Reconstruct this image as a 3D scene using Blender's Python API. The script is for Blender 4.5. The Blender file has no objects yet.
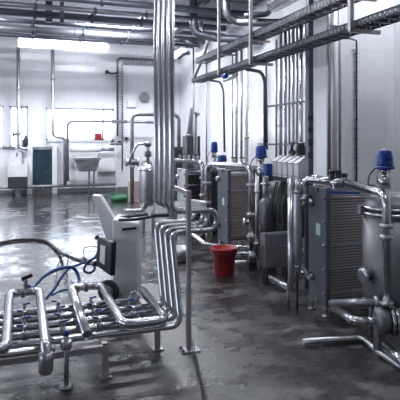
import bpy, bmesh, math, random
from mathutils import Vector, Matrix
random.seed(7)
S = bpy.context.scene
COL = S.collection
# ------------------------------------------------------------------ camera
F = 520.0; HZ = 140.0; CAMZ = 1.5
TH = math.atan(180.0 / F); CT, ST = math.cos(TH), math.sin(TH)
cd = bpy.data.cameras.new('camera'); cam = bpy.data.objects.new('camera', cd); COL.objects.link(cam)
cam.location = (0, 0, CAMZ); cam.rotation_euler = (math.pi / 2, 0, -TH)
cd.sensor_width = 36; cd.lens = 36 * F / 400; cd.shift_y = -(200 - HZ) / 400; cd.clip_end = 200
cd.clip_start = 0.05
S.camera = cam
CAM = Vector((0, 0, CAMZ))
def ray(px, py):
    xc = (px - 200) / F
    return Vector((xc * CT + ST, -xc * ST + CT, (HZ - py) / F))
def D(px, py, d): return CAM + ray(px, py) * d
def PX(px, py, X): r = ray(px, py); return CAM + r * (X / r.x)
def PY(px, py, Y): r = ray(px, py); return CAM + r * (Y / r.y)
def PZ(px, py, Z): r = ray(px, py); return CAM + r * ((Z - CAMZ) / r.z)
V = Vector
# ------------------------------------------------------------------ materials
def newmat(name):
    m = bpy.data.materials.new(name); m.use_nodes = True
    nt = m.node_tree; b = nt.nodes['Principled BSDF']
    return m, nt, b
def noise(nt, scale, detail=4, rough=.6, coord='Object', stretch=None):
    tc = nt.nodes.new('ShaderNodeTexCoord'); n = nt.nodes.new('ShaderNodeTexNoise')
    n.inputs['Scale'].default_value = scale; n.inputs['Detail'].default_value = detail; n.inputs['Roughness'].default_value = rough
    if stretch:
        mp = nt.nodes.new('ShaderNodeMapping'); mp.inputs['Scale'].default_value = stretch
        nt.links.new(tc.outputs[coord], mp.inputs['Vector']); nt.links.new(mp.outputs[0], n.inputs['Vector'])
    else: nt.links.new(tc.outputs[coord], n.inputs['Vector'])
    return n
def ramp(nt, src, stops):
    r = nt.nodes.new('ShaderNodeValToRGB'); e = r.color_ramp.elements
    while len(e) < len(stops): e.new(.5)
    for i, (p, c) in enumerate(stops):
        e[i].position = p; e[i].color = (c, c, c, 1) if isinstance(c, (int, float)) else (*c, 1)
    nt.links.new(src, r.inputs['Fac']); return r
def simple(name, col, rough, metal=0.0, var=.12, scale=9, rvar=.08, coat=0, bump=0):
    m, nt, b = newmat(name)
    n = noise(nt, scale)
    lo = tuple(max(0, c * (1 - var)) for c in col); hi = tuple(min(1, c * (1 + var)) for c in col)
    nt.links.new(ramp(nt, n.outputs['Fac'], [(.3, lo), (.7, hi)]).outputs['Color'], b.inputs['Base Color'])
    nt.links.new(ramp(nt, n.outputs['Fac'], [(.3, max(.02, rough - rvar)), (.7, min(1, rough + rvar))]).outputs['Color'], b.inputs['Roughness'])
    b.inputs['Metallic'].default_value = metal
    if coat: b.inputs['Coat Weight'].default_value = coat
    if bump:
        bp = nt.nodes.new('ShaderNodeBump'); bp.inputs['Strength'].default_value = bump; bp.inputs['Distance'].default_value = .01
        nt.links.new(n.outputs['Fac'], bp.inputs['Height']); nt.links.new(bp.outputs[0], b.inputs['Normal'])
    return m
def emit(name, col, s):
    m, nt, b = newmat(name)
    b.inputs['Base Color'].default_value = (*col, 1); b.inputs['Emission Color'].default_value = (*col, 1); b.inputs['Emission Strength'].default_value = s
    return m
M = {}
M['steel'] = simple('polished_steel', (.53, .53, .56), .22, 1, .05, 5, .03)
M['tank'] = simple('satin_tank_steel', (.19, .195, .212), .46, .75, .06, 3, .04)
M['steel2'] = simple('brushed_steel', (.50, .50, .53), .33, 1, .08, 6, .05)
M['steeld'] = simple('dull_steel', (.27, .27, .30), .38, 1, .2, 7, .1)
M['galv'] = simple('galvanised', (.30, .30, .33), .42, .8, .25, 14, .1)
M['duct'] = simple('ceiling_pipe_paint', (.10, .11, .14), .4, .5, .25, 3, .1)  # dark tone holds the shadow on the ceiling pipes; trays and conduits share it
M['plate'] = simple('frame_plate_paint', (.125, .132, .155), .42, .15, .1, 4, .06)
M['platel'] = simple('frame_plate_light', (.50, .51, .55), .42, .1, .08, 4, .06)
M['post'] = simple('beige_galvanised', (.46, .42, .45), .4, .45, .12, 12, .08)
M['white'] = simple('white_plastic', (.70, .71, .74), .35, 0, .05, 5, .06)
M['offwhite'] = simple('white_enamel', (.66, .67, .70), .3, 0, .06, 5, .06)
M['box'] = simple('control_box_shell', (.60, .58, .63), .35, .1, .06, 5, .06)
M['black'] = simple('black_plastic', (.014, .014, .017), .4, 0, .3, 6, .08)
M['rubber'] = simple('black_rubber', (.018, .018, .021), .5, 0, .3, 12, .1)
M['vessel'] = simple('dark_vessel_steel', (.13, .13, .145), .36, .9, .1, 5, .05)
M['dark'] = simple('dark_cabinet', (.028, .030, .037), .55, .1, .2, 5, .1)
M['blue'] = simple('blue_plastic', (.006, .046, .26), .32, 0, .12, 7, .05)
M['hose'] = simple('blue_hose', (.02, .075, .24), .35, 0, .15, 9, .06)
M['cable'] = simple('navy_cable', (.03, .045, .09), .45, 0, .2, 9, .06)
M['red'] = simple('red_plastic', (.30, .012, .022), .36, 0, .1, 6, .05)
M['green'] = simple('green_plastic', (.02, .12, .05), .5, 0, .15, 8, .05)
M['pink'] = simple('red_crate', (.55, .07, .10), .45, 0, .3, 30, .05)
M['curtain'] = simple('strip_curtain', (.022, .042, .065), .25, 0, .25, 5, .05)
M['carton'] = simple('carton', (.40, .31, .31), .6, 0, .12, 6, .05)
M['tag'] = simple('type_plate', (.55, .70, .62), .4, 0, .12, 60, .05)
M['ceil'] = simple('ceiling_paint', (.55, .56, .60), .7, 0, .06, 1.2, .05)
M['lamp'] = emit('lamp_diffuser', (.92, .96, 1.0), 5)
M['frame'] = simple('window_frame_white', (.66, .68, .72), .35, 0, .05, 6, .05)
M['framed'] = simple('window_frame_grey', (.08, .08, .09), .4, 0, .1, 6, .05)
def glassmat():
    m, nt, b = newmat('window_glass')
    out = nt.nodes['Material Output']; t = nt.nodes.new('ShaderNodeBsdfTransparent'); g = nt.nodes.new('ShaderNodeBsdfGlossy')
    g.inputs['Roughness'].default_value = .03; mx = nt.nodes.new('ShaderNodeMixShader'); mx.inputs[0].default_value = .07
    t.inputs[0].default_value = (.95, .97, 1, 1)
    nt.links.new(t.outputs[0], mx.inputs[1]); nt.links.new(g.outputs[0], mx.inputs[2]); nt.links.new(mx.outputs[0], out.inputs['Surface'])
    return m
M['glass'] = glassmat()
M['dglass'] = simple('dark_glass', (.03, .032, .038), .06, 0, .1, 3, .02)
def tilemat(name, axis):
    m, nt, b = newmat(name)
    tc = nt.nodes.new('ShaderNodeTexCoord'); sp = nt.nodes.new('ShaderNodeSeparateXYZ'); cb = nt.nodes.new('ShaderNodeCombineXYZ')
    nt.links.new(tc.outputs['Object'], sp.inputs[0])
    nt.links.new(sp.outputs[axis], cb.inputs[0]); nt.links.new(sp.outputs['Z'], cb.inputs[1])
    br = nt.nodes.new('ShaderNodeTexBrick'); br.offset = 0; br.inputs['Scale'].default_value = 1
    br.inputs['Brick Width'].default_value = .3; br.inputs['Row Height'].default_value = .33
    br.inputs['Mortar Size'].default_value = .003; br.inputs['Mortar Smooth'].default_value = .3
    br.inputs['Color1'].default_value = (.76, .77, .81, 1); br.inputs['Color2'].default_value = (.73, .74, .78, 1); br.inputs['Mortar'].default_value = (.62, .63, .68, 1)
    nt.links.new(cb.outputs[0], br.inputs['Vector'])
    n = noise(nt, 1.4, 3)
    mx = nt.nodes.new('ShaderNodeMix'); mx.data_type = 'RGBA'; mx.blend_type = 'MULTIPLY'; mx.inputs[0].default_value = 1
    nt.links.new(br.outputs['Color'], mx.inputs[6]); nt.links.new(ramp(nt, n.outputs['Fac'], [(.3, (.9, .9, .91)), (.7, (1, 1, 1))]).outputs['Color'], mx.inputs[7])
    nt.links.new(mx.outputs[2], b.inputs['Base Color'])
    b.inputs['Roughness'].default_value = .12
    bp = nt.nodes.new('ShaderNodeBump'); bp.inputs['Strength'].default_value = .25; bp.inputs['Distance'].default_value = .004; bp.invert = True
    nt.links.new(br.outputs['Fac'], bp.inputs['Height']); nt.links.new(bp.outputs[0], b.inputs['Normal'])
    return m
M['tileX'] = tilemat('glossy_tile_across', 'X'); M['tileY'] = tilemat('glossy_tile_along', 'Y')
def floormat():
    m, nt, b = newmat('wet_concrete')
    L = nt.links
    big = noise(nt, .75, 6, .62); mid = noise(nt, 3.2, 7, .68, stretch=(1, 1.3, 1)); fine = noise(nt, 28, 6, .7)
    tc = nt.nodes.new('ShaderNodeTexCoord'); sp = nt.nodes.new('ShaderNodeSeparateXYZ'); L.new(tc.outputs['Object'], sp.inputs[0])
    # the rinsed far bay holds more standing water than the near floor
    mr = nt.nodes.new('ShaderNodeMapRange'); mr.inputs[1].default_value = 4.0; mr.inputs[2].default_value = 7.5; mr.inputs[3].default_value = -.03; mr.inputs[4].default_value = .06
    L.new(sp.outputs['Y'], mr.inputs[0])
    a1 = nt.nodes.new('ShaderNodeMath'); a1.operation = 'MULTIPLY'; a1.inputs[1].default_value = .55; L.new(mid.outputs['Fac'], a1.inputs[0])
    a2 = nt.nodes.new('ShaderNodeMath'); a2.operation = 'MULTIPLY_ADD'; a2.inputs[1].default_value = .45; L.new(big.outputs['Fac'], a2.inputs[0]); L.new(a1.outputs[0], a2.inputs[2])
    a3 = nt.nodes.new('ShaderNodeMath'); a3.operation = 'ADD'; L.new(a2.outputs[0], a3.inputs[0]); L.new(mr.outputs[0], a3.inputs[1])
    wet = ramp(nt, a3.outputs[0], [(.50, 0), (.57, 1)])
    damp = ramp(nt, a3.outputs[0], [(.415, 0), (.465, 1)])
    dry = ramp(nt, fine.outputs['Fac'], [(.25, (.05, .049, .053)), (.75, (.16, .157, .165))])
    dcol = ramp(nt, fine.outputs['Fac'], [(.25, (.014, .014, .016)), (.75, (.042, .041, .045))])
    wcol = ramp(nt, mid.outputs['Fac'], [(.3, (.014, .014, .017)), (.7, (.045, .045, .052))])
    m0 = nt.nodes.new('ShaderNodeMix'); m0.data_type = 'RGBA'; L.new(damp.outputs[0], m0.inputs[0]); L.new(dry.outputs[0], m0.inputs[6]); L.new(dcol.outputs[0], m0.inputs[7])
    mx = nt.nodes.new('ShaderNodeMix'); mx.data_type = 'RGBA'; L.new(wet.outputs[0], mx.inputs[0]); L.new(m0.outputs[2], mx.inputs[6]); L.new(wcol.outputs[0], mx.inputs[7])
    tn = noise(nt, .55, 3, .5, stretch=(1.2, 1, 1)); tr = ramp(nt, tn.outputs['Fac'], [(.42, (1, 1, 1)), (.66, (1, .80, .74))])
    mt = nt.nodes.new('ShaderNodeMix'); mt.data_type = 'RGBA'; mt.blend_type = 'MULTIPLY'; mt.inputs[0].default_value = 1; L.new(mx.outputs[2], mt.inputs[6]); L.new(tr.outputs[0], mt.inputs[7])
    L.new(mt.outputs[2], b.inputs['Base Color'])
    rd = ramp(nt, damp.outputs[0], [(0, .48), (1, .30)])
    rr = nt.nodes.new('ShaderNodeMix'); rr.data_type = 'FLOAT'; L.new(wet.outputs[0], rr.inputs[0]); L.new(rd.outputs[0], rr.inputs[2]); rr.inputs[3].default_value = .13
    L.new(rr.outputs[0], b.inputs['Roughness'])
    b.inputs['Specular IOR Level'].default_value = .8
    b.inputs['Coat Weight'].default_value = .0
    add = nt.nodes.new('ShaderNodeMath'); add.operation = 'MULTIPLY_ADD'; add.inputs[1].default_value = .35; L.new(fine.outputs['Fac'], add.inputs[0]); L.new(mid.outputs['Fac'], add.inputs[2])
    st = ramp(nt, wet.outputs[0], [(0, .5), (1, .10)])
    bp = nt.nodes.new('ShaderNodeBump'); bp.inputs['Distance'].default_value = .02
    L.new(st.outputs[0], bp.inputs['Strength']); L.new(add.outputs[0], bp.inputs['Height']); L.new(bp.outputs[0], b.inputs['Normal'])
    return m
M['floor'] = floormat()
def packmat():
    m, nt, b = newmat('plate_pack_edges')
    tc = nt.nodes.new('ShaderNodeTexCoord'); sp = nt.nodes.new('ShaderNodeSeparateXYZ'); nt.links.new(tc.outputs['Object'], sp.inputs[0])
    cb = nt.nodes.new('ShaderNodeCombineXYZ'); nt.links.new(sp.outputs['Z'], cb.inputs[0]); 
    w = nt.nodes.new('ShaderNodeTexWave'); w.inputs['Scale'].default_value = 13; w.inputs['Distortion'].default_value = 0
    nt.links.new(cb.outputs[0], w.inputs['Vector'])
    r = ramp(nt, w.outputs['Fac'], [(.1, (.20, .178, .18)), (.6, (.54, .50, .505))])
    nt.links.new(r.outputs[0], b.inputs['Base Color']); b.inputs['Metallic'].default_value = .4; b.inputs['Roughness'].default_value = .45
    return m
M['pack'] = packmat()
M['clad'] = simple('pale_pipe_cladding', (.74, .72, .73), .3, .35, .05, 4, .04)  # paler base colour for the two brightest upright pipes
M['lid'] = simple('pale_grey_lid', (.36, .37, .41), .3, .3, .08, 6, .05)
# ------------------------------------------------------------------ geometry
class G:
    def __init__(s): s.v = []; s.f = []; s.sm = []
    def add(s, vs, fs, smooth=False):
        o = len(s.v); s.v += [V(p) for p in vs]; s.f += [tuple(i + o for i in f) for f in fs]; s.sm += [smooth] * len(fs); return s
    def box(s, a, b, bev=.004):
        a, b = V(a), V(b); lo = V(map(min, a, b)); hi = V(map(max, a, b)); return s.obox((lo + hi) / 2, hi - lo, Matrix.Identity(3), bev)
    def obox(s, c, size, R, bev=.004):
        bm = bmesh.new(); bmesh.ops.create_cube(bm, size=1)
        for q in bm.verts: q.co = V((q.co.x * size[0], q.co.y * size[1], q.co.z * size[2]))
        bev = min(bev, min(size) * .3)
        if bev > 0: bmesh.ops.bevel(bm, geom=list(bm.edges), offset=bev, segments=2, affect='EDGES', profile=.6)
        bm.verts.index_update()
        s.add([R @ q.co + V(c) for q in bm.verts], [[q.index for q in f.verts] for f in bm.faces]); bm.free(); return s
    def bar(s, p, q, w, h, up=(0, 0, 1), bev=.003):
        p, q = V(p), V(q); d = q - p; L = d.length; x = d.normalized(); up = V(up)
        if abs(x.dot(up)) > .98: up = V((0, 1, 0))
        y = up.cross(x).normalized(); z = x.cross(y)
        return s.obox((p + q) / 2, (L, w, h), Matrix((x, y, z)).transposed(), bev)
    def prism(s, poly, d):                       # polygon (3D points) extruded by vector d
        n = len(poly); poly = [V(p) for p in poly]; d = V(d)
        return s.add(poly + [p + d for p in poly], [tuple(range(n))[::-1], tuple(range(n, 2 * n))] + [(i, (i + 1) % n, (i + 1) % n + n, i + n) for i in range(n)])
    def lathe(s, prof, c, axis=(0, 0, 1), n=24):   # prof: (r, h)
        ax = V(axis).normalized(); t = V((1, 0, 0)) if abs(ax.x) < .9 else V((0, 1, 0))
        u = ax.cross(t).normalized(); w = ax.cross(u); c = V(c); vs = []; fs = []
        for r, h in prof:
            for k in range(n):
                a = 2 * math.pi * k / n; vs.append(c + ax * h + (u * math.cos(a) + w * math.sin(a)) * max(r, .0004))
        for i in range(len(prof) - 1):
            for k in range(n):
                fs.append((i * n + k, i * n + (k + 1) % n, (i + 1) * n + (k + 1) % n, (i + 1) * n + k))
        s.add(vs, fs, True)
        o = len(s.v) - len(vs); m = len(prof) - 1
        s.f.append(tuple(o + k for k in range(n))[::-1]); s.f.append(tuple(o + m * n + k for k in range(n))); s.sm += [False, False]
        return s
    def cyl(s, p, q, r, r2=None, n=20):
        p, q = V(p), V(q); L = (q - p).length; r2 = r if r2 is None else r2; e = min(r, r2, L) * .12
        return s.lathe([(r - e, 0), (r, e), (r2, L - e), (r2 - e, L)], p, q - p, n)
    def sweep(s, pts, r, n=14, cap=True, hole=0):
        P = []
        for p in pts:
            p = V(p)
            if not P or (p - P[-1]).length > 1e-5: P.append(p)
        T = []
        for i in range(len(P)):
            a = P[max(0, i - 1)]; b = P[min(len(P) - 1, i + 1)]; T.append((b - a).normalized())
        t = V((0, 0, 1)) if abs(T[0].z) < .9 else V((1, 0, 0))
        u = T[0].cross(t).normalized(); vs = []; fs = []; rings = []
        for i, p in enumerate(P):
            u = (u - T[i] * u.dot(T[i])).normalized(); w = T[i].cross(u); rings.append((u.copy(), w))
            for k in range(n):
                a = 2 * math.pi * k / n; vs.append(p + (u * math.cos(a) + w * math.sin(a)) * r)
        for i in range(len(P) - 1):
            for k in range(n): fs.append((i * n + k, i * n + (k + 1) % n, (i + 1) * n + (k + 1) % n, (i + 1) * n + k))
        o = len(s.v); s.add(vs, fs, True)
        if hole:                                 # a hollow mouth at the first point
            u, w = rings[0]; iv = []
            for dd in (0, .12):
                for k in range(n):
                    a = 2 * math.pi * k / n; iv.append(P[0] + T[0] * dd + (u * math.cos(a) + w * math.sin(a)) * (r - hole))
            q = len(s.v); s.add(iv, [(k, k + n, (k + 1) % n + n, (k + 1) % n) for k in range(n)] + [tuple(range(n, 2 * n))], True)
            s.f += [(o + k, q + k, q + (k + 1) % n, o + (k + 1) % n) for k in range(n)]; s.sm += [False] * n
        elif cap: s.f.append(tuple(o + k for k in range(n))); s.sm.append(False)
        if cap: m = (len(P) - 1) * n; s.f.append(tuple(o + m + k for k in range(n))[::-1]); s.sm.append(False)
        return s
    def tube(s, pts, r, R=None, n=14, hole=0):   # straight runs with rounded bends
        R = r * 2.6 if R is None else R
        P = [V(p) for p in pts]; out = [P[0]]
        for i in range(1, len(P) - 1):
            a, b, c = P[i - 1], P[i], P[i + 1]; d1 = (a - b); d2 = (c - b)
            ang = d1.angle(d2)
            if ang > math.pi - .02: out.append(b); continue
            t = min(R / math.tan(ang / 2), d1.length * .49, d2.length * .49); rr = t * math.tan(ang / 2)
            d1.normalize(); d2.normalize(); s0 = b + d1 * t; e0 = b + d2 * t
            cen = b + (d1 + d2).normalized() * (rr / math.sin(ang / 2)); A = s0 - cen; B = e0 - cen; tot = A.angle(B); k = max(4, int(tot / .2))
            for j in range(k + 1):
                f = j / k; out.append(cen + (A * math.sin((1 - f) * tot) + B * math.sin(f * tot)) / math.sin(tot))
        out.append(P[-1]); return s.sweep(out, r, n, hole=hole)
    def spline(s, pts, r, n=10, k=8):
        P = [V(p) for p in pts]; P = [P[0] * 2 - P[1]] + P + [P[-1] * 2 - P[-2]]; out = []
        for i in range(1, len(P) - 2):
            for j in range(k):
                t = j / k; a, b, c, d = P[i - 1:i + 3]
                out.append(.5 * ((2 * b) + (c - a) * t + (2 * a - 5 * b + 4 * c - d) * t * t + (3 * b - a - 3 * c + d) * t ** 3))
        out.append(P[-2]); return s.sweep(out, r, n)
    def ring(s, c, axis, r, t):                  # clamp / flange collar
        ax = V(axis).normalized(); return s.lathe([(r * .9, -t / 2), (r, -t * .35), (r, t * .35), (r * .9, t / 2)], c, ax, 18)
OFF = {}
def build(name, g, mat, off):
    me = bpy.data.meshes.new(name); me.from_pydata([p - off for p in g.v], [], g.f)
    for p, sm in zip(me.polygons, g.sm): p.use_smooth = sm
    bm = bmesh.new(); bm.from_mesh(me); bmesh.ops.recalc_face_normals(bm, faces=bm.faces); bm.to_mesh(me); bm.free()
    me.materials.append(M[mat]); o = bpy.data.objects.new(name, me); COL.objects.link(o); return o
def tag(o, label, cat, group=None):
    o['label'] = label; o['category'] = cat
    if group: o['group'] = group
    return o
def thing(name, label, cat, base, group=None):
    o = bpy.data.objects.new(name, None); COL.objects.link(o); o.location = V(base); o.empty_display_size = .1
    OFF[o.name] = V(base); return tag(o, label, cat, group)
def part(name, g, mat, parent, label=None):
    off = OFF[parent.name]; o = build(name, g, mat, off); o.parent = parent; OFF[o.name] = off
    if label: o['label'] = label
    return o
def one(name, g, mat, label, cat, group=None):
    n = len(g.v); c = V((sum(p.x for p in g.v) / n, sum(p.y for p in g.v) / n, min(p.z for p in g.v)))
    o = build(name, g, mat, c); o.location = c; OFF[o.name] = c; return tag(o, label, cat, group)
def struct(name, g, mat, parent=None):
    o = build(name, g, mat, V((0, 0, 0))); o['kind'] = 'structure'; OFF[o.name] = V((0, 0, 0))
    if parent: o.parent = parent
    return o
def pipe(pts, r, label, mat='steel', R=None, clamps=(), group=None, name='steel_pipe', hole=0, cat='pipe', n=14, clampmat='steel2'):
    o = one(name, G().tube(pts, r, R, n, hole), mat, label, cat, group)
    for c, ax in clamps: part('pipe_clamp', G().ring(c, ax, r * 1.5, r * .9), clampmat, o)
    return o
Zax = V((0, 0, 1)); Xax = V((1, 0, 0)); Yax = V((0, 1, 0))
def wpx(w, d): return w * d / F                  # pixel width to metres at depth d
def vert(px, d, y0, y1):
    p = D(px, 140, d); return V((p.x, p.y, D(px, y0, d).z)), V((p.x, p.y, D(px, y1, d).z))
# ------------------------------------------------------------------ room shell
YB, XR, ZC, XL, YF = 15.3, 4.65, 4.5, -6.0, -4.0
struct('floor', G().box((XL - .2, YF - .2, -.1), (XR + .2, YB + .5, 0), 0), 'floor')
struct('ceiling', G().box((XL - .2, YF - .2, ZC), (XR + .2, YB + .5, ZC + .1), 0), 'ceil')
def win(a, b, ya, yb):
    p = PY(a, ya, YB); q = PY(b, yb, YB); return p.x, q.x, q.z, p.z     # x0 x1 z0 z1
W = [win(-22, 4, 105, 147), win(9.5, 28, 106, 147), win(46, 114, 107.5, 140.5)]
def wall_with_holes(holes, axis, pos, t, u0, u1):
    g = G(); us = [u0]
    for h in holes:
        us += [h[0], h[1]]
    us.append(u1)
    def bx(a, b, z0, z1):
        if b - a < .001 or z1 - z0 < .001: return
        if axis == 'X': g.box((a, pos, z0), (b, pos + t, z1), 0)
        else: g.box((pos, a, z0), (pos + t, b, z1), 0)
    for i in range(0, len(us), 2): bx(us[i], us[i + 1], 0, ZC)
    for h in holes: bx(h[0], h[1], 0, h[2]); bx(h[0], h[1], h[3], ZC)
    return g
struct('wall_back', wall_with_holes(W, 'X', YB, .3, XL - .2, XR + .2), 'tileX')
RW = [(4.35, 5.46, 1.28, 2.12)]
struct('wall_right', wall_with_holes(RW, 'Y', XR, .3, YF, YB), 'tileY')
ADDED_LW = [(1.2, 2.4, 1.3, 2.7), (4.6, 5.8, 1.3, 2.7), (8.0, 9.2, 1.3, 2.7)]  # unseen windows added to give the steel bright highlights
struct('wall_left', wall_with_holes(ADDED_LW, 'Y', XL - .2, .2, YF, YB), 'tileY')
struct('wall_front', G().box((XL, YF - .2, 0), (XR, YF, ZC), 0), 'tileX')
# pilaster of the right wall
struct('wall_pilaster', G().box((3.64, 5.62, 0), (XR, 5.97, ZC), .006), 'tileX')
struct('trim_1', G().box((3.625, 5.607, 0), (3.655, 5.635, ZC), .003), 'galv')
nwin = 0
def window_x(h, mulls, sill=True):
    global nwin; nwin += 1
    x0, x1, z0, z1 = h; y = YB + .10
    g = G(); t = .05
    g.box((x0, y, z0), (x0 + t, y + .06, z1)); g.box((x1 - t, y, z0), (x1, y + .06, z1)); g.box((x0, y, z0), (x1, y + .06, z0 + t)); g.box((x0, y, z1 - t), (x1, y + .06, z1))
    for mx in mulls: g.box((mx - .03, y, z0), (mx + .03, y + .06, z1))
    r = struct('window_%d' % nwin, g, 'frame')
    struct('pane', G().box((x0 + t, y + .025, z0 + t), (x1 - t, y + .03, z1 - t), 0), 'glass', r)
    struct('window_sill', G().box((x0 - .02, YB - .04, z0 - .035), (x1 + .02, YB + .1, z0)), 'frame', r)
window_x(W[0], []); window_x(W[1], [(W[1][0] * .35 + W[1][1] * .65)]); window_x(W[2], [W[2][1] - .30])
g = G(); y0, y1, z0, z1 = RW[0]
for a in ((y0, y0 + .05), (y1 - .05, y1)): g.box((XR + .02, a[0], z0), (XR + .09, a[1], z1))
g.box((XR + .02, y0, z0), (XR + .09, y1, z0 + .05)); g.box((XR + .02, y0, z1 - .05), (XR + .09, y1, z1))
r = struct('window_4', g, 'framed'); struct('pane', G().box((XR + .05, y0 + .05, z0 + .05), (XR + .055, y1 - .05, z1 - .05), 0), 'dglass', r)
struct('window_sill', G().box((XR - .08, y0 - .1, z0 - .07), (XR + .02, y1, z0 - .02)), 'frame', r)
for i, (y0, y1, z0, z1) in enumerate(ADDED_LW):
    g = G()
    for a in ((y0, y0 + .05), (y1 - .05, y1)): g.box((XL - .12, a[0], z0), (XL - .06, a[1], z1))
    g.box((XL - .12, y0, z0), (XL - .06, y1, z0 + .05)); g.box((XL - .12, y0, z1 - .05), (XL - .06, y1, z1))
    r = struct('window_%d' % (5 + i), g, 'frame'); struct('pane', G().box((XL - .09, y0 + .05, z0 + .05), (XL - .085, y1 - .05, z1 - .05), 0), 'glass', r)
struct('baseboard_back', G().box((XL, YB - .02, 0), (XR, YB, .12)), 'galv')
# ------------------------------------------------------------------ far wall
d0 = 15.0
# hanging lamp in front of the back wall
a, b = PY(17, 41.5, 14.2), PY(108, 46, 14.2); zl = (a.z + b.z) / 2
t = thing('ceiling_lamp', 'long bright tube lamp hanging in front of the back wall over the windows', 'lamp', ((a.x + b.x) / 2, 14.2, zl))
part('diffuser', G().cyl((a.x, 14.2, zl - .03), (b.x, 14.2, zl - .03), .12), 'lamp', t)
part('housing', G().box((a.x + .02, 14.13, zl + .07), (b.x - .02, 14.27, zl + .13)), 'frame', t)
for k in (.15, .85): part('hanger_rod', G().cyl((a.x + (b.x - a.x) * k, 14.2, zl + .12), (a.x + (b.x - a.x) * k, 14.2, ZC), .012), 'galv', t)
for ex in (a.x, b.x): part('end_cap', G().cyl((ex - .03, 14.2, zl - .03), (ex + .03, 14.2, zl - .03), .125), 'white', t)
t = thing('ceiling_lamp', 'short bright tube lamp just behind the tall pipe bundle, high in the corner', 'lamp', (4.3, 14.3, 4.0))
part('diffuser', G().box((4.22, 13.9, 3.93), (4.40, 14.9, 4.06), .03), 'lamp', t)
part('housing', G().box((4.24, 13.9, 4.06), (4.38, 14.9, 4.12)), 'frame', t)
for yy in (14.1, 14.7): part('hanger_rod', G().cyl((4.31, yy, 4.1), (4.31, yy, ZC), .012), 'galv', t)

def wallpipe(pix, Y, w, label, mat='galv', **k):
    return pipe([PY(x, y, Y) for x, y in pix], w * Y / F / 2, label, mat, **k)
p = PY(18.3, 43, 15.0); q = PY(20, 148, 15.0)
pipe([(p.x, 15.0, 4.45), (p.x, 15.0, q.z), PY(28, 149.5, 15.0)], .05, 'upright grey pipe dropping to the sink past the narrow window', 'steel2', clamps=[((p.x, 15.0, z), Zax) for z in (1.7, 2.9)])
p = PY(52.8, 40, 15.0); q = PY(53, 137, 15.0)
pipe([(p.x, 15.0, 4.45), (p.x, 15.0, q.z), (PY(65, 137, 15.0).x, 15.0, q.z), (PY(65, 137, 15.0).x, 15.0, .25)], .05, 'upright grey pipe over the left end of the wide window, stepping sideways at the sill', 'steel2', clamps=[((p.x, 15.0, z), Zax) for z in (1.9, 3.2)])
x1 = PY(67.5, 120, 14.8).x; z1 = PY(67, 121, 14.8).z; x2 = PY(150, 122, 14.8).x
pipe([(x1, 14.8, .36), (x1, 14.8, z1), (x2, 14.8, z1)], .042, 'grey pipe crossing the wide window and bending down to the base pipe', 'galv', R=.16)
p = PY(30, 188, 15.0)
pipe([(-2.5, 15.02, .22), (PY(116, 187, 15.02).x, 15.02, .22)], .04, 'horizontal grey pipe low along the back wall above the floor', 'galv')
one('pipe_insulation', G().cyl((PY(70, 149, 14.95).x, 14.95, PY(90, 149, 14.95).z), (PY(101, 149, 14.95).x, 14.95, PY(90, 149, 14.95).z), .085), 'offwhite', 'thick white insulated pipe below the wide window sill', 'pipe')
pipe([(PY(101.3, 149, 14.95).x, 14.95, PY(90, 149.6, 14.95).z), (PY(114, 149, 14.95).x, 14.95, PY(90, 149.6, 14.95).z)], .045, 'short dark pipe end sticking out of the white insulated pipe', 'steeld')
# strip curtain hatch
x0 = PY(33.5, 150, 15.2).x; x1 = PY(51, 150, 15.2).x; zt = PY(40, 148, 15.2).z
t = thing('strip_curtain', 'dark blue hanging strip curtain in a pale frame beside the sink', 'curtain', ((x0 + x1) / 2, 15.2, .12))
g = G(); n = 9
for i in range(n):
    xa = x0 + (x1 - x0) * i / n; ln = random.uniform(.0, .1); yy = 15.2 + (.012 if i % 2 else -.012)
    g.box((xa - .006, yy - .004, .13 + ln), (xa + (x1 - x0) / n + .006, yy + .004, zt - .04), .001)
part('strips', g, 'curtain', t)
part('rail', G().box((x0 - .05, 15.16, zt - .05), (x1 + .05, 15.24, zt + .03)), 'galv', t)
for xa, xb in ((x0 - .17, x0 - .03), (x1 + .03, x1 + .16)): part('frame_post', G().box((xa, 15.12, 0), (xb, 15.28, zt + .05)), 'frame', t)
# sink
x0 = PY(8, 165, 14.8).x; x1 = PY(27.5, 165, 14.8).x; zt = PY(15, 164.5, 14.8).z
t = thing('wash_sink', 'pale wash sink with a dark base against the back wall', 'sink', ((x0 + x1) / 2, 14.8, 0))
g = G(); g.box((x0, 14.55, zt - .32), (x1, 15.1, zt - .28)); g.box((x0, 14.55, zt - .32), (x1, 14.59, zt)); g.box((x0, 15.06, zt - .32), (x1, 15.1, zt)); g.box((x0, 14.55, zt - .32), (x0 + .04, 15.1, zt)); g.box((x1 - .04, 14.55, zt - .32), (x1, 15.1, zt))
part('basin', g, 'offwhite', t)
part('base', G().box((x0, 14.57, zt - .60), (x1, 15.08, zt - .32)), 'dark', t)
part('pedestal', G().box((.5 * x0 + .5 * x1 - .06, 14.75, 0), (.5 * x0 + .5 * x1 + .06, 14.9, zt - .6)), 'galv', t)
part('backsplash', G().box((x0, 15.1, zt), (x1, 15.13, zt + .16)), 'offwhite', t)
part('faucet', G().tube([(x1 - .12, 15.09, zt - .02), (x1 - .12, 15.05, zt + .33), (x1 - .25, 14.8, zt + .38), (x1 - .28, 14.76, zt + .22)], .022, .06), 'steel2', t)
x0 = PY(3, 143, 15.25).x; x1 = PY(15, 143, 15.25).x; z = PY(8, 147.5, 15.25).z
t = thing('hook_rail', 'small wall rail with dark hooks under the narrow window', 'rail', ((x0 + x1) / 2, 15.27, z))
part('rail_bar', G().box((x0, 15.25, z - .015), (x1, 15.3, z + .015)), 'galv', t)
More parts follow.
